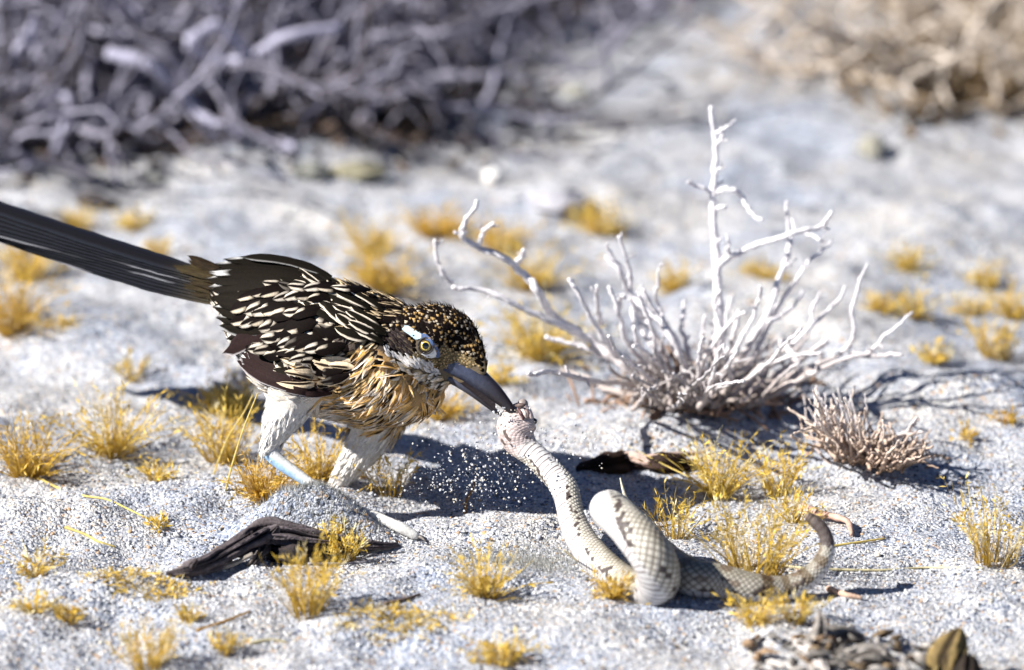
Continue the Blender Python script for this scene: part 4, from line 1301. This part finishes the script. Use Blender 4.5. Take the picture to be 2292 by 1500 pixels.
# grey stubble standing in for blurred sand on the mound and beside the snake
def fuzz(cx_, cy_, sx, sy, n, name, label):
    geo = Geo()
    for i in range(n):
        px = cx_ + sx * rng.normal(); row = cy_ + sy * rng.normal()
        p = flat(px, row); p[2] = Hs(p[0], p[1]) - .0003
        L = rng.uniform(.0015, .0048)
        c = np.array([.42, .42, .40]) * rng.uniform(.5, 1.3)
        d = unit(np.array([rng.normal() * .35, rng.normal() * .35, 1.0])); s_ = unit(np.cross(d, rng.normal(size=3))) * .00026
        geo.add(np.array([p - s_, p + s_, p + d * L + s_ * .2, p + d * L - s_ * .2]), np.array([[0, 1, 2, 3]]), c)
    o = obj(name, geo.mesh(name), M_grass); rebase(o, flat(cx_, cy_))
    return tag(o, label, kind='stuff')
fuzz(700, 1204, 62, 17, 3600, 'fuzz', 'short grey stubble on the sand mound behind the dark root')
fuzz(1160, 1262, 75, 22, 2300, 'fuzz', 'short grey stubble on the sand left of the snake')

# ------------------------------------------------------------------ wood
def wood_tube(P, R, ns, c0, c1, ridged=.25, seed=0, cap=True):
    """bark with lengthwise ridges; returns V,Q,C"""
    T, N, Bn = frames(P)
    th_ = np.linspace(0, 2 * np.pi, ns, endpoint=False)
    s_ = np.concatenate([[0], np.cumsum(np.linalg.norm(np.diff(P, axis=0), axis=1))])
    sv = s_[:, None] + 0 * th_[None]; tvv = th_[None] + 0 * sv
    ca, sa = np.cos(tvv), np.sin(tvv)
    n1 = .8 * vn(ca * 4 + seed, sa * 4 + sv * 22, seed) + .7 * vn(ca * 11 + 3 + seed, sa * 11 + sv * 34, seed + 1) - 1.1 * np.maximum(0, .35 - np.abs(vn(ca * 7 + 9 + seed, sa * 7 + sv * 45, seed + 4))) * 2
    n2 = vn(sv * 90, ca * 1.5 + seed, seed + 2)
    rr = R[:, None] * (1 + ridged * .75 * n1 + .18 * n2)
    V = P[:, None] + rr[..., None] * (ca[..., None] * N[:, None] + sa[..., None] * Bn[:, None])
    mix = np.clip(.5 + .6 * n1, 0, 1)[..., None]
    C = c0 * (1 - mix) + c1 * mix
    k = len(P)
    i = np.arange(k - 1)[:, None] * ns; j = np.arange(ns)[None]
    Q = np.stack([i + j, i + (j + 1) % ns, i + ns + (j + 1) % ns, i + ns + j], -1).reshape(-1, 4)
    V = V.reshape(-1, 3); C = C.reshape(-1, 3)
    c0i = len(V)
    V = np.vstack([V, P[0] - T[0] * R[0] * .25, P[-1] + T[-1] * R[-1] * .25]); C = np.vstack([C, C[:1], C[-1:]])
    jj = np.arange(0, ns, 2)
    Q = np.vstack([Q, np.stack([np.full(len(jj), c0i), (jj + 2) % ns, (jj + 1) % ns, jj], -1), np.stack([np.full(len(jj), c0i + 1), (k - 1) * ns + jj, (k - 1) * ns + (jj + 1) % ns, (k - 1) * ns + (jj + 2) % ns], -1)])
    return V, Q, C

DW0 = np.array([.014, .010, .011]); DW1 = np.array([.15, .125, .13])
root = thing('dark_root', 'dark weathered root arched over the sand in front of the bird', 'root', tuple(on_ground(640, 1250)))
RL = np.array(root.location)
def rpart(name, pts, radii, n=90, ns=40, seed=0, c0=DW0, c1=DW1, ridged=.5, parent=root, base=RL):
    P = smooth_path(np.array(pts), n)
    R = np.interp(np.linspace(0, 1, n), np.linspace(0, 1, len(radii)), radii)
    V, Q, C = wood_tube(P, R, ns, c0, c1, ridged, seed)
    return obj(name, new_mesh(name, V - base, Q, C), M_dark, parent)
rpart('stem', [on_ground(372, 1284, .002), on_ground(425, 1276, .004), on_ground(470, 1258, .006), on_ground(530, 1226, .010), on_ground(590, 1196, .013), on_ground(635, 1194, .013), on_ground(700, 1206, .009), on_ground(780, 1216, .005), on_ground(850, 1222, .003), on_ground(890, 1220, .001)],
      [.0010, .0036, .0040, .0048, .0060, .0064, .0052, .0038, .0026, .0012], 220, 64, 1, ridged=.5)
rpart('knot', [on_ground(420, 1280, .001), on_ground(432, 1262, .008), on_ground(440, 1252, .011)], [.0034, .0032, .0008], 40, 30, 2, ridged=.8)
rpart('knot', [on_ground(600, 1205, .010), on_ground(612, 1190, .017), on_ground(622, 1178, .021)], [.0046, .0042, .0012], 40, 36, 6, ridged=.8)
rpart('side_branch', [on_ground(596, 1200, .012), on_ground(588, 1226, .008), on_ground(574, 1252, .003), on_ground(560, 1268, -.001)], [.0042, .0040, .0032, .0022], 40, 30, 3, c1=np.array([.20, .17, .15]))
rpart('splinter', [on_ground(470, 1278, .001), on_ground(520, 1262, .004), on_ground(566, 1240, .007)], [.0008, .0014, .0012], 30, 16, 4, c0=np.array([.2, .17, .14]), c1=np.array([.42, .38, .33]))
rpart('lower_piece', [on_ground(600, 1240, .002), on_ground(660, 1246, .004), on_ground(720, 1238, .004)], [.003, .0052, .0030], 40, 24, 5, c0=np.array([.010, .008, .008]), c1=np.array([.04, .03, .03]))  # near-black piece lying below the stem

bark = thing('bark_piece', 'dark brown split bark lying in the shadow behind the snake', 'bark', tuple(on_ground(1440, 1045)))
KL = np.array(bark.location)
kb = dict(parent=bark, base=KL)
rpart('slab', [on_ground(1290, 1052, .001), on_ground(1340, 1040, .003), on_ground(1370, 1034, .005), on_ground(1400, 1030, .004), on_ground(1440, 1036, .002)], [.0014, .0042, .0050, .0062, .0030], 80, 44, 11, ridged=1.0, c0=np.array([.012, .007, .005]), c1=np.array([.045, .025, .018]), **kb)
rpart('slab', [on_ground(1440, 1036, .003), on_ground(1480, 1034, .006), on_ground(1530, 1040, .005), on_ground(1562, 1036, .004)], [.0024, .0056, .0046, .0012], 80, 44, 12, ridged=1.0, c0=np.array([.012, .007, .005]), c1=np.array([.055, .030, .022]), **kb)
rpart('rim', [on_ground(1385, 1016, .007), on_ground(1415, 1022, .007), on_ground(1450, 1036, .006), on_ground(1470, 1050, .002)], [.0012, .0024, .0022, .001], 40, 20, 13, c0=np.array([.40, .27, .21]), c1=np.array([.62, .50, .44]), **kb)
rpart('rim', [on_ground(1440, 1022, .008), on_ground(1490, 1018, .010), on_ground(1540, 1016, .008), on_ground(1580, 1012, .005)], [.0008, .0014, .0013, .0006], 40, 16, 14, c0=np.array([.35, .24, .19]), c1=np.array([.55, .42, .36]), **kb)

# dead white shrub -----------------------------------------------------------
WB0 = np.array([.50, .46, .47]); WB1 = np.array([.80, .77, .78]); BR0 = np.array([.20, .13, .09]); BR1 = np.array([.42, .32, .25])
shrub = thing('dead_shrub', 'leafless bleached white shrub with one tall stem behind the snake', 'shrub', tuple(on_ground(1580, 905)))
HL = np.array(shrub.location); sdp = proj(HL)[2]
def sbranch(name, pts, w0, w1, dd=0., parent=shrub, base=HL, dbase=None, tone=1.0, jit=.22, brown=0., stubs=True, tint=(1, 1, 1)):
    dbase = sdp if dbase is None else dbase
    n0 = len(pts)
    P3 = [B(x, y, dbase + dd * (k / max(1, n0 - 1)) + (rng.normal() * .004 if 0 < k < n0 - 1 else 0)) for k, (x, y) in enumerate(pts)]
    n = max(14, n0 * 9)
    P = smooth_path(np.array(P3), n)
    wob = np.cumsum(rng.normal(size=(n, 3)) * .00034, 0); P = P + wob - np.linspace(0, 1, n)[:, None] * wob[-1]
    R = np.linspace(w0, w1, n) * .5 * .00026
    V, Q = tube(P, R, 10, jit, seed=int(rng.integers(60)))
    f = np.clip((P[:, 2] - base[2]) / .045, 0, 1)
    f = np.maximum(f ** .8, (1 - brown) * .5)
    C = (BR0 * .5 + BR1 * .5) * (1 - f[:, None]) + (WB0 * .25 + WB1 * .75) * f[:, None]
    C = np.repeat(C, 10, 0); C = np.vstack([C, C[:1], C[-1:]]) * tone * np.array(tint)
    if stubs and parent is shrub:
        Vs, Qs_, Cs = [V], [Q], [C]; nn = len(V)
        for _ in range(int(rng.integers(1, 2 + n0))):
            k = int(rng.integers(n // 4, n - 1)); d = unit(np.cross(P[k] - P[k - 1], rng.normal(size=3)) + unit(P[k] - P[k - 1]) * .5 * 1e-3)
            d = unit(d + unit(P[k] - P[k - 1]) * rng.uniform(.2, 1.0)); L_ = rng.uniform(.0015, .0075)
            V2, Q2 = tube(np.array([P[k], P[k] + d * L_ * .5, P[k] + d * L_ + rng.normal(size=3) * .0006]), np.array([.75, .6, .35]) * min(R[k], .0016), 6, .2, seed=k)
            Vs.append(V2); Qs_.append(Q2 + nn); nn += len(V2); Cs.append(np.tile(C[min(k * 10, len(C) - 1)], (len(V2), 1)) * rng.uniform(.7, 1.05))
        V, Q, C = np.concatenate(Vs), np.concatenate(Qs_), np.concatenate(Cs)
    return obj(name, new_mesh(name, V - base, Q, np.clip(C, 0, 1)), M_wood, parent)

SB_ = [
 ('tall_stem', [(1608, 905), (1606, 800), (1612, 690), (1608, 600), (1604, 520), (1602, 425), (1600, 340), (1592, 238)], 24, 11, .0),
 ('twig', [(1600, 440), (1576, 426), (1556, 416), (1540, 408)], 11, 6, .01),
 ('twig', [(1604, 432), (1636, 426), (1660, 442), (1682, 480), (1706, 494)], 13, 8, .015),
 ('twig', [(1602, 300), (1622, 282), (1646, 268)], 9, 5, .005), ('twig', [(1603, 330), (1618, 300)], 10, 9, .004),
 ('twig', [(1605, 470), (1625, 462)], 10, 9, .01), ('twig', [(1604, 392), (1622, 372)], 8, 6, .004),
 ('branch', [(1610, 592), (1640, 572), (1700, 548), (1770, 522), (1832, 506), (1862, 474)], 16, 9, .03), ('twig', [(1628, 580), (1634, 556), (1628, 522)], 9, 5, .01),
 ('twig', [(1800, 515), (1820, 530), (1848, 540)], 8, 5, .02), ('twig', [(1830, 506), (1856, 512)], 9, 6, .02),
 ('branch', [(1478, 890), (1430, 850), (1360, 792), (1300, 748), (1230, 712), (1150, 672), (1080, 648), (1012, 642)], 25, 9, .05),
 ('branch', [(1300, 748), (1240, 700), (1215, 650), (1180, 606), (1130, 570), (1080, 552), (1036, 520), (1050, 480), (1068, 448)], 22, 9, .06),
 ('twig', [(1072, 546), (1082, 518), (1104, 500)], 12, 7, .03), ('twig', [(1160, 590), (1172, 560)], 15, 9, .03), ('twig', [(1040, 522), (1018, 520)], 11, 7, .03),
 ('twig', [(1020, 643), (992, 606), (974, 536)], 11, 8, .02),
 ('branch', [(1440, 860), (1390, 800), (1350, 740), (1310, 680), (1274, 624)], 16, 9, .05), ('twig', [(1345, 725), (1336, 690), (1336, 640)], 13, 9, .04),
 ('branch', [(1500, 900), (1440, 820), (1400, 760), (1385, 690), (1362, 640)], 18, 9, .04), ('twig', [(1385, 690), (1396, 660)], 12, 9, .03),
 ('branch', [(1560, 890), (1510, 760), (1460, 700), (1410, 650), (1390, 610), (1356, 572)], 19, 9, .02), ('twig', [(1410, 650), (1404, 600), (1384, 528)], 11, 7, .02), ('twig', [(1396, 615), (1372, 575), (1356, 546)], 11, 6, .02),
 ('twig', [(1500, 745), (1478, 690), (1468, 640), (1482, 590)], 10, 5, .02), ('branch', [(1580, 880), (1530, 800), (1500, 740), (1452, 690)], 16, 9, .0),
 ('branch', [(1630, 890), (1650, 820), (1690, 750), (1722, 690), (1745, 620), (1768, 560), (1762, 450)], 19, 7, -.02), ('twig', [(1768, 555), (1782, 520), (1770, 490)], 9, 5, -.02),
 ('branch', [(1640, 870), (1700, 770), (1760, 660), (1810, 592), (1862, 540)], 15, 6, -.03), ('twig', [(1720, 720), (1770, 690), (1800, 650)], 12, 6, -.03),
 ('branch', [(1650, 880), (1740, 800), (1810, 740), (1850, 700), (1884, 668), (1892, 640)], 17, 7, .0), ('twig', [(1815, 735), (1826, 680), (1834, 660)], 11, 6, 0),
 ('branch', [(1690, 880), (1790, 830), (1860, 800), (1895, 760), (1906, 700), (1925, 640), (1942, 590)], 16, 6, .01),
 ('branch', [(1690, 890), (1800, 840), (1880, 804), (1940, 786), (1990, 746), (2042, 698)], 15, 6, .02), ('twig', [(1900, 796), (1960, 796), (2020, 794)], 12, 8, .02),
 ('branch', [(1620, 900), (1700, 860), (1780, 816), (1852, 762)], 24, 14, -.01), ('branch', [(1660, 905), (1740, 880), (1830, 832)], 20, 11, .03),
 ('twig', [(1752, 764), (1770, 790), (1788, 812)], 17, 12, .03), ('branch', [(1600, 880), (1612, 760), (1600, 690), (1612, 650)], 15, 8, .03),
 ('branch', [(1560, 900), (1575, 820), (1600, 770), (1636, 720), (1670, 700)], 14, 7, .05), ('branch', [(1590, 890), (1640, 800), (1690, 700), (1700, 640)], 14, 7, .04),
 ('branch', [(1540, 905), (1500, 850), (1440, 790), (1420, 730)], 16, 9, .06), ('branch', [(1450, 880), (1440, 800), (1420, 700), (1436, 640)], 13, 7, -.04)]
for (nm, pts, w0, w1, dd) in SB_:
    sbranch(nm, pts, w0, w1, dd, brown=.5 if nm == 'branch' and rng.random() < .35 else 0.)
for i in range(26):
    a = rng.uniform(-1.3, 1.15); L_ = rng.uniform(150, 330) * (1.0 if a < 0 else .85)
    pts = [(1565 + a * 60 + rng.normal() * 20, 900)]; ang = a * .7
    for q in range(4):
        ang = ang * .7 + a * .3 + rng.normal() * .26
        pts.append((pts[-1][0] + math.sin(ang) * L_ / 4, pts[-1][1] - math.cos(ang) * L_ / 4 * .9))
    sbranch('branch', pts, rng.uniform(11, 17), rng.uniform(6, 10), rng.normal() * .06, dbase=sdp + rng.normal() * .02, brown=rng.uniform(0, .4))
for i in range(120):     # crowded short branches round the base
    bx = 1565 + 72 * rng.normal(); by = 905 + rng.uniform(-12, 12)
    a = rng.uniform(-1.35, 1.35); L_ = rng.uniform(40, 190)
    pts = [(bx, by)]; ang = a * .6
    for q in range(3):
        ang = ang * .7 + a * .3 + rng.normal() * .38
        pts.append((pts[-1][0] + math.sin(ang) * L_ / 3, pts[-1][1] - math.cos(ang) * L_ / 3 * .9))
    db = sdp + rng.normal() * .022
    sbranch('twig', pts, rng.uniform(6, 13), rng.uniform(3, 7), rng.normal() * .05, dbase=db, brown=rng.uniform(0, 1.0), jit=.3, tone=rng.uniform(.6, 1.0))
# woody litter round its foot
lg = Geo()
for i in range(260):
    px = 1570 + 95 * rng.normal(); row = 915 + 14 * rng.normal()
    p = on_ground(px, row, .001) if i % 4 == 0 else flat(px, row); p[2] = Hs(p[0], p[1]) + .0012 + .008 * rng.random() * math.exp(-((px - 1570) / 70) ** 2)
    d = unit(np.array([rng.normal(), rng.normal(), .35 * rng.normal()])); L_ = rng.uniform(.006, .022)
    V, Q = tube(np.array([p, p + d * L_ * .5 + [0, 0, .001], p + d * L_]), rng.uniform(.0006, .0016), 6, .2, seed=i)
    lg.add(V, Q, np.array([.26, .17, .12]) * rng.uniform(.4, 1.8))
o = obj('litter', lg.mesh('litter'), M_wood); rebase(o, HL); tag(o, 'brown twig litter heaped round the foot of the white shrub', kind='stuff')

# small dry shrub
ss = thing('dry_shrub', 'small dense tan dry shrub with pale tips right of the white shrub', 'shrub', tuple(on_ground(1930, 1035)))
S2 = np.array(ss.location); d2 = proj(S2)[2]
for i in range(190):
    u_ = rng.random()
    bx = 1862 + 165 * u_ + rng.normal() * 10; by = 1000 + 48 * math.sin(u_ * 2.4) + rng.normal() * 8
    a = (u_ - .42) * 1.6 + rng.normal() * .45; L_ = rng.uniform(40, 150) * (1.05 - .35 * u_)
    pts = [(bx, by)]; ang = a * .5
    for q in range(3):
        ang = ang * .6 + a * .4 + rng.normal() * .42
        pts.append((pts[-1][0] + math.sin(ang) * L_ / 3, pts[-1][1] - math.cos(ang) * L_ / 3))
    db = d2 + rng.normal() * .014
    sbranch('twig', pts, rng.uniform(5, 10), rng.uniform(3, 5), rng.normal() * .02, parent=ss, base=S2, dbase=db, brown=.9, tone=rng.uniform(.8, 1.15), tint=(1.08, .97, .84))
for i in range(26):
    bx = 1800 + 130 * rng.random(); by = 960 + 50 * rng.random()
    sbranch('twig', [(bx + 60, by + 50), (bx + 20, by), (bx - rng.uniform(-10, 30), by - rng.uniform(60, 120))], 6, 3, rng.normal() * .02, parent=ss, base=S2, dbase=d2 - .01, brown=.4)
for pts in [[(2000, 1000), (2040, 990), (2066, 1006), (2090, 1028)], [(1990, 985), (2030, 960), (2052, 935)], [(1975, 1000), (2020, 975), (2068, 968)]]:
    sbranch('twig', pts, 10, 7, .01, parent=ss, base=S2, dbase=d2)

# ------------------------------------------------------------------ background bushes
def grow(p, d, L, r, n=14, wig=.35, droop=0.):
    P = [np.array(p, float)]; d = unit(d)
    for i in range(n - 1):
        d = unit(d + rng.normal(size=3) * wig * .45 + np.array([0, 0, droop]))
        q = P[-1] + d * L / (n - 1)
        g_ = Hs(q[0], q[1]) + r
        if q[2] < g_: q[2] = g_; d[2] = abs(d[2]) * .3
        P.append(q)
    return np.array(P)

def bush(name, label, cat, bases, n_main, n_sub, Lr, rr, c0, c1, upw, seedgeo=True, lean=(0, 0, 0), explicit=()):
    p0 = on_ground(*bases[0])
    t = thing(name, label, cat, tuple(p0))
    base = np.array(t.location)
    twigs = Geo()
    B0 = [on_ground(*b) for b in bases]
    def emit(P, R, geo, c):
        V, Q = tube(P, R, 7, .25, seed=int(rng.integers(50)))
        geo.add(V - base, Q, c)
    for m in range(n_main):
        b = B0[int(rng.integers(len(B0)))] + np.array([rng.normal() * .05, rng.normal() * .05, 0])
        b[2] = Hs(b[0], b[1])
        d = unit(np.array([rng.normal(), rng.normal(), abs(rng.normal()) * upw + .12]) + np.array(lean))
        L = rng.uniform(*Lr); r = rng.uniform(*rr)
        P = smooth_path(grow(b, d, L, r, 8, .55), 26)
        c = c0 * (1 - (f := rng.random())) + c1 * f
        g1 = Geo(); emit(P, np.linspace(r, r * .35, 26), g1, c)
        obj('branch', g1.mesh('branch'), M_wood, t)
        for s_ in range(n_sub):
            k = int(rng.integers(6, 25)); f = rng.random(); c = c0 * (1 - f) + c1 * f
            d2_ = unit(unit(P[min(k + 1, 25)] - P[k - 1]) + rng.normal(size=3) * .8)
            Ps = smooth_path(grow(P[k], d2_, L * rng.uniform(.18, .5), r * .4, 6, .6), 10)
            emit(Ps, np.linspace(r * .45, r * .18, 10), twigs, c)
    for (pts, w, dofs) in explicit:
        P3 = [B(x, y, proj(B0[0])[2] + dofs + rng.normal() * .01) for x, y in pts]
        P = smooth_path(np.array(P3), 30); R = np.linspace(w, w * .7, 30) * .5 * mpp(P3[0])
        g1 = Geo(); emit(P, R, g1, c1 * 1.05)
        obj('branch', g1.mesh('branch'), M_wood, t)
    o = obj('twigs', twigs.mesh('twigs'), M_wood, t); o['kind'] = 'stuff'
    return t

GV0 = np.array([.055, .045, .045]); GV1 = np.array([.39, .375, .47])
bush('dead_bush', 'large tangled grey dead bush behind the bird tail', 'bush',
     [(150, 300), (330, 300), (480, 280), (40, 290), (580, 240), (250, 220), (450, 200), (-200, 300), (640, 170), (-60, 210), (540, 160), (100, 120), (350, 100)], 180, 8, (.10, .30), (.0022, .0055), GV0, GV1, .6, explicit=[
     ([(420, 95), (480, 58), (520, 85), (562, 125), (640, 82), (760, 62)], 30, .10), ([(240, 118), (340, 150), (400, 205), (440, 250), (500, 285), (600, 318)], 30, .12),
     ([(60, 240), (120, 212), (155, 222), (150, 270), (118, 345)], 24, .10), ([(30, 130), (60, 80), (80, 40)], 24, .10), ([(420, 100), (470, 130), (540, 135)], 24, .1), ([(430, 250), (480, 300), (560, 300), (660, 330)], 24, .1)])
bush('dead_bush', 'lower grey dead bush casting a blue shadow on the pale sand', 'bush',
     [(860, 70), (960, 50), (1060, 40), (1150, 20), (800, 110), (1060, 0), (1200, 0), (940, 10)], 80, 8, (.06, .15), (.0018, .0040), GV0, GV1 * .95, .6)
TN0 = np.array([.24, .17, .10]); TN1 = np.array([.70, .62, .54])
bush('tan_bush', 'pale tan twiggy bush on the far right of the clearing', 'bush',
     [(2060, 190), (2140, 200), (2220, 190), (2300, 220), (2060, 100), (2110, 100), (2200, 90), (2330, 130)], 80, 8, (.07, .20), (.0016, .0040), TN0, TN1, 1.0)
# dark leaf litter, added to stand for the shade under the bushes
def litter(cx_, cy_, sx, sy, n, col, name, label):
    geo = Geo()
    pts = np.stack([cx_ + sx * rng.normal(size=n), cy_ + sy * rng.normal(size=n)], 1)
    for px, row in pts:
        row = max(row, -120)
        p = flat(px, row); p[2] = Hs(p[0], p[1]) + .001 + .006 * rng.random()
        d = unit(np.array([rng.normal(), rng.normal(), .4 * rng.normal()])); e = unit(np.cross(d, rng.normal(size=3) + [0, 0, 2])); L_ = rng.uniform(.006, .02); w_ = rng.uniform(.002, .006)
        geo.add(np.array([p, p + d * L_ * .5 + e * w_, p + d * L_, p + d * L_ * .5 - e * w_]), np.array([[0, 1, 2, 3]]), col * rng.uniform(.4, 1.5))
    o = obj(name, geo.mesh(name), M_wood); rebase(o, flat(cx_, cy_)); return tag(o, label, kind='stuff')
litter(380, 240, 300, 55, 5200, np.array([.07, .05, .04]), 'litter', 'dark dead leaf litter added to deepen the shade under the large grey bush')
litter(760, 190, 120, 40, 2600, np.array([.05, .034, .026]), 'litter', 'dark brown leaf litter standing in for the shade between the two grey bushes')
litter(1040, 20, 120, 34, 1800, np.array([.08, .06, .05]), 'litter', 'dark leaf litter added as shade under the lower grey bush')
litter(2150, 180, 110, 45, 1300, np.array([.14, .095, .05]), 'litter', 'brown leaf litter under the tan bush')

# ------------------------------------------------------------------ stones and debris
def stone(px, row, w, h, c, label, seed, name='stone', cat='stone', k=.8):
    p = on_ground(px, row); s = mpp(p)
    iv_, iq_ = ico(4)
    n1 = vn(iv_[:, 0] * 1.6 + seed, iv_[:, 1] * 1.6 + iv_[:, 2] * 1.3, seed) * .28 + vn(iv_[:, 0] * 4 + seed, iv_[:, 2] * 4 + iv_[:, 1] * 3, seed + 3) * .12
    V = iv_ * (1 + n1)[:, None] * np.array([w * s / 2, w * s / 2 * k, h * s / 2]) + p + np.array([0, 0, h * s * .30])
    C = np.tile(c, (len(V), 1)) * (1 + .5 * n1)[:, None]
    o = obj(name, new_mesh(name, V, iq_, np.clip(C, 0, 1)), M_stone); rebase(o, p)
    return tag(o, label, cat)
stone(1106, 412, 50, 42, np.array([.70, .68, .64]), 'round white stone on the pale sand behind the orange-gold tuft', 1)
stone(215, 455, 90, 26, np.array([.07, .06, .06]), 'flat dark stone on the sand below the large grey bush', 2)
stone(245, 418, 34, 26, np.array([.12, .12, .13]), 'small grey stone beside the flat dark stone', 3)
stone(335, 410, 80, 34, np.array([.20, .20, .19]), 'grey-olive stone right of the small grey stone', 4)
stone(700, 395, 100, 40, np.array([.17, .17, .15]), 'broad olive-grey clump, low plant shaped as a stone, at the edge of the bush shade', 5)  # low plant clump, built with the stone shape
stone(800, 392, 120, 40, np.array([.24, .22, .15]), 'broad tan-olive clump, low plant shaped as a stone, beside the olive-grey clump', 6)  # second part of the plant clump, again stone-shaped
stone(1250, 462, 150, 44, np.array([.36, .35, .38]), 'low wide grey stone left of the round yellow tuft', 7)
stone(1205, 225, 70, 34, np.array([.22, .21, .21]), 'dark grey stone on the pale slope below the lower bush', 8)
stone(1290, 218, 60, 28, np.array([.30, .29, .24]), 'olive stone on the pale slope beside the dark grey one', 9)
stone(1955, 345, 60, 50, np.array([.34, .32, .26]), 'grey-tan clod in front of the tan bush', 10)
stone(512, 868, 90, 60, np.array([.30, .30, .33]), 'grey clod behind the bird flank above the soft yellow tuft', 12)
stone(130, 615, 60, 34, np.array([.25, .26, .28]), 'grey clod on the sand beneath the bird tail', 13)

debris = thing('root_stump', 'blurred broken root stump with pale splinters on the front sand', 'stump', tuple(on_ground(1880, 1490)))
DL = np.array(debris.location); kd = dict(parent=debris, base=DL)
G0, G1 = np.array([.10, .085, .075]), np.array([.42, .38, .34])
def gp(x, y, lift):   # point above the ground line below pixel
    return on_ground(x, y, lift)
for k, (pts, rad) in enumerate([
    ([gp(1822, 1455, .002), gp(1834, 1420, .009), gp(1838, 1392, .016), gp(1832, 1362, .022)], [.0048, .0040, .0026, .0006]),
    ([gp(1790, 1470, .001), gp(1815, 1450, .004), gp(1850, 1432, .006), gp(1905, 1424, .006), gp(1935, 1440, .002)], [.002, .0042, .0046, .0036, .001]),
    ([gp(1768, 1436, .002), gp(1800, 1446, .005), gp(1832, 1472, .005), gp(1848, 1510, .003)], [.001, .0022, .0026, .0022]),
    ([gp(1880, 1490, .001), gp(1920, 1470, .005), gp(1960, 1466, .005), gp(2010, 1490, .001)], [.003, .0044, .0040, .0015])]):
    cc1 = [G1, G1 * .6, np.array([.62, .58, .56]), G1 * .9][k]
    rpart('root_limb', pts, rad, 50, 30, 30 + k, c0=G0 if k != 2 else G1, c1=cc1, ridged=.8, **kd)
for k in range(85):
    x = 1880 + 105 * rng.normal(); y = 1466 + 26 * rng.normal()
    x = min(max(x, 1690), 2070); y = min(max(y, 1412 + abs(x - 1850) * .12), 1530)
    a = rng.uniform(0, np.pi); L_ = rng.uniform(18, 62)
    z0 = rng.uniform(0, .005); z1 = rng.uniform(0, .011)
    mid = (x + math.cos(a) * L_ * .5 + rng.normal() * 5, y - math.sin(a) * L_ * .2 + rng.normal() * 4)
    r0 = rng.uniform(.0008, .0028)
    tone = [G1, G1 * 1.4, np.array([.60, .55, .50]), np.array([.42, .28, .17]), G1 * .45, np.array([.24, .17, .10])][int(rng.integers(6))]
    rpart('splinter', [gp(x, y, z0), gp(*mid, (z0 + z1) / 2 + .002), gp(x + math.cos(a) * L_, y - math.sin(a) * L_ * .4, z1)], [r0 * .5, r0, r0 * .25], 14, 12, 60 + k, c0=tone * .3, c1=tone, ridged=.8, **kd)
stub = thing('stump', 'dark upright wooden stub with a yellow-brown top on the front sand', 'stump', tuple(on_ground(2125, 1500)))
TL = np.array(stub.location); ks = dict(parent=stub, base=TL)
rpart('post', [gp(2118, 1520, .0), gp(2122, 1478, .008), gp(2136, 1440, .015), gp(2148, 1408, .020)], [.0085, .0088, .0062, .0016], 60, 40, 41, c0=np.array([.03, .02, .01]), c1=np.array([.30, .21, .08]), ridged=.4, **ks)
rpart('dark_side', [gp(2160, 1545, .002), gp(2164, 1505, .010), gp(2168, 1470, .014)], [.0070, .0070, .0030], 40, 30, 42, c0=np.array([.010, .007, .005]), c1=np.array([.05, .035, .025]), ridged=.4, **ks)  # near-black piece at the right of the post
rpart('splinter', [gp(2090, 1525, .0), gp(2100, 1490, .004), gp(2112, 1470, .008)], [.004, .005, .002], 30, 24, 43, c0=np.array([.16, .12, .05]), c1=np.array([.42, .33, .16]), **ks)
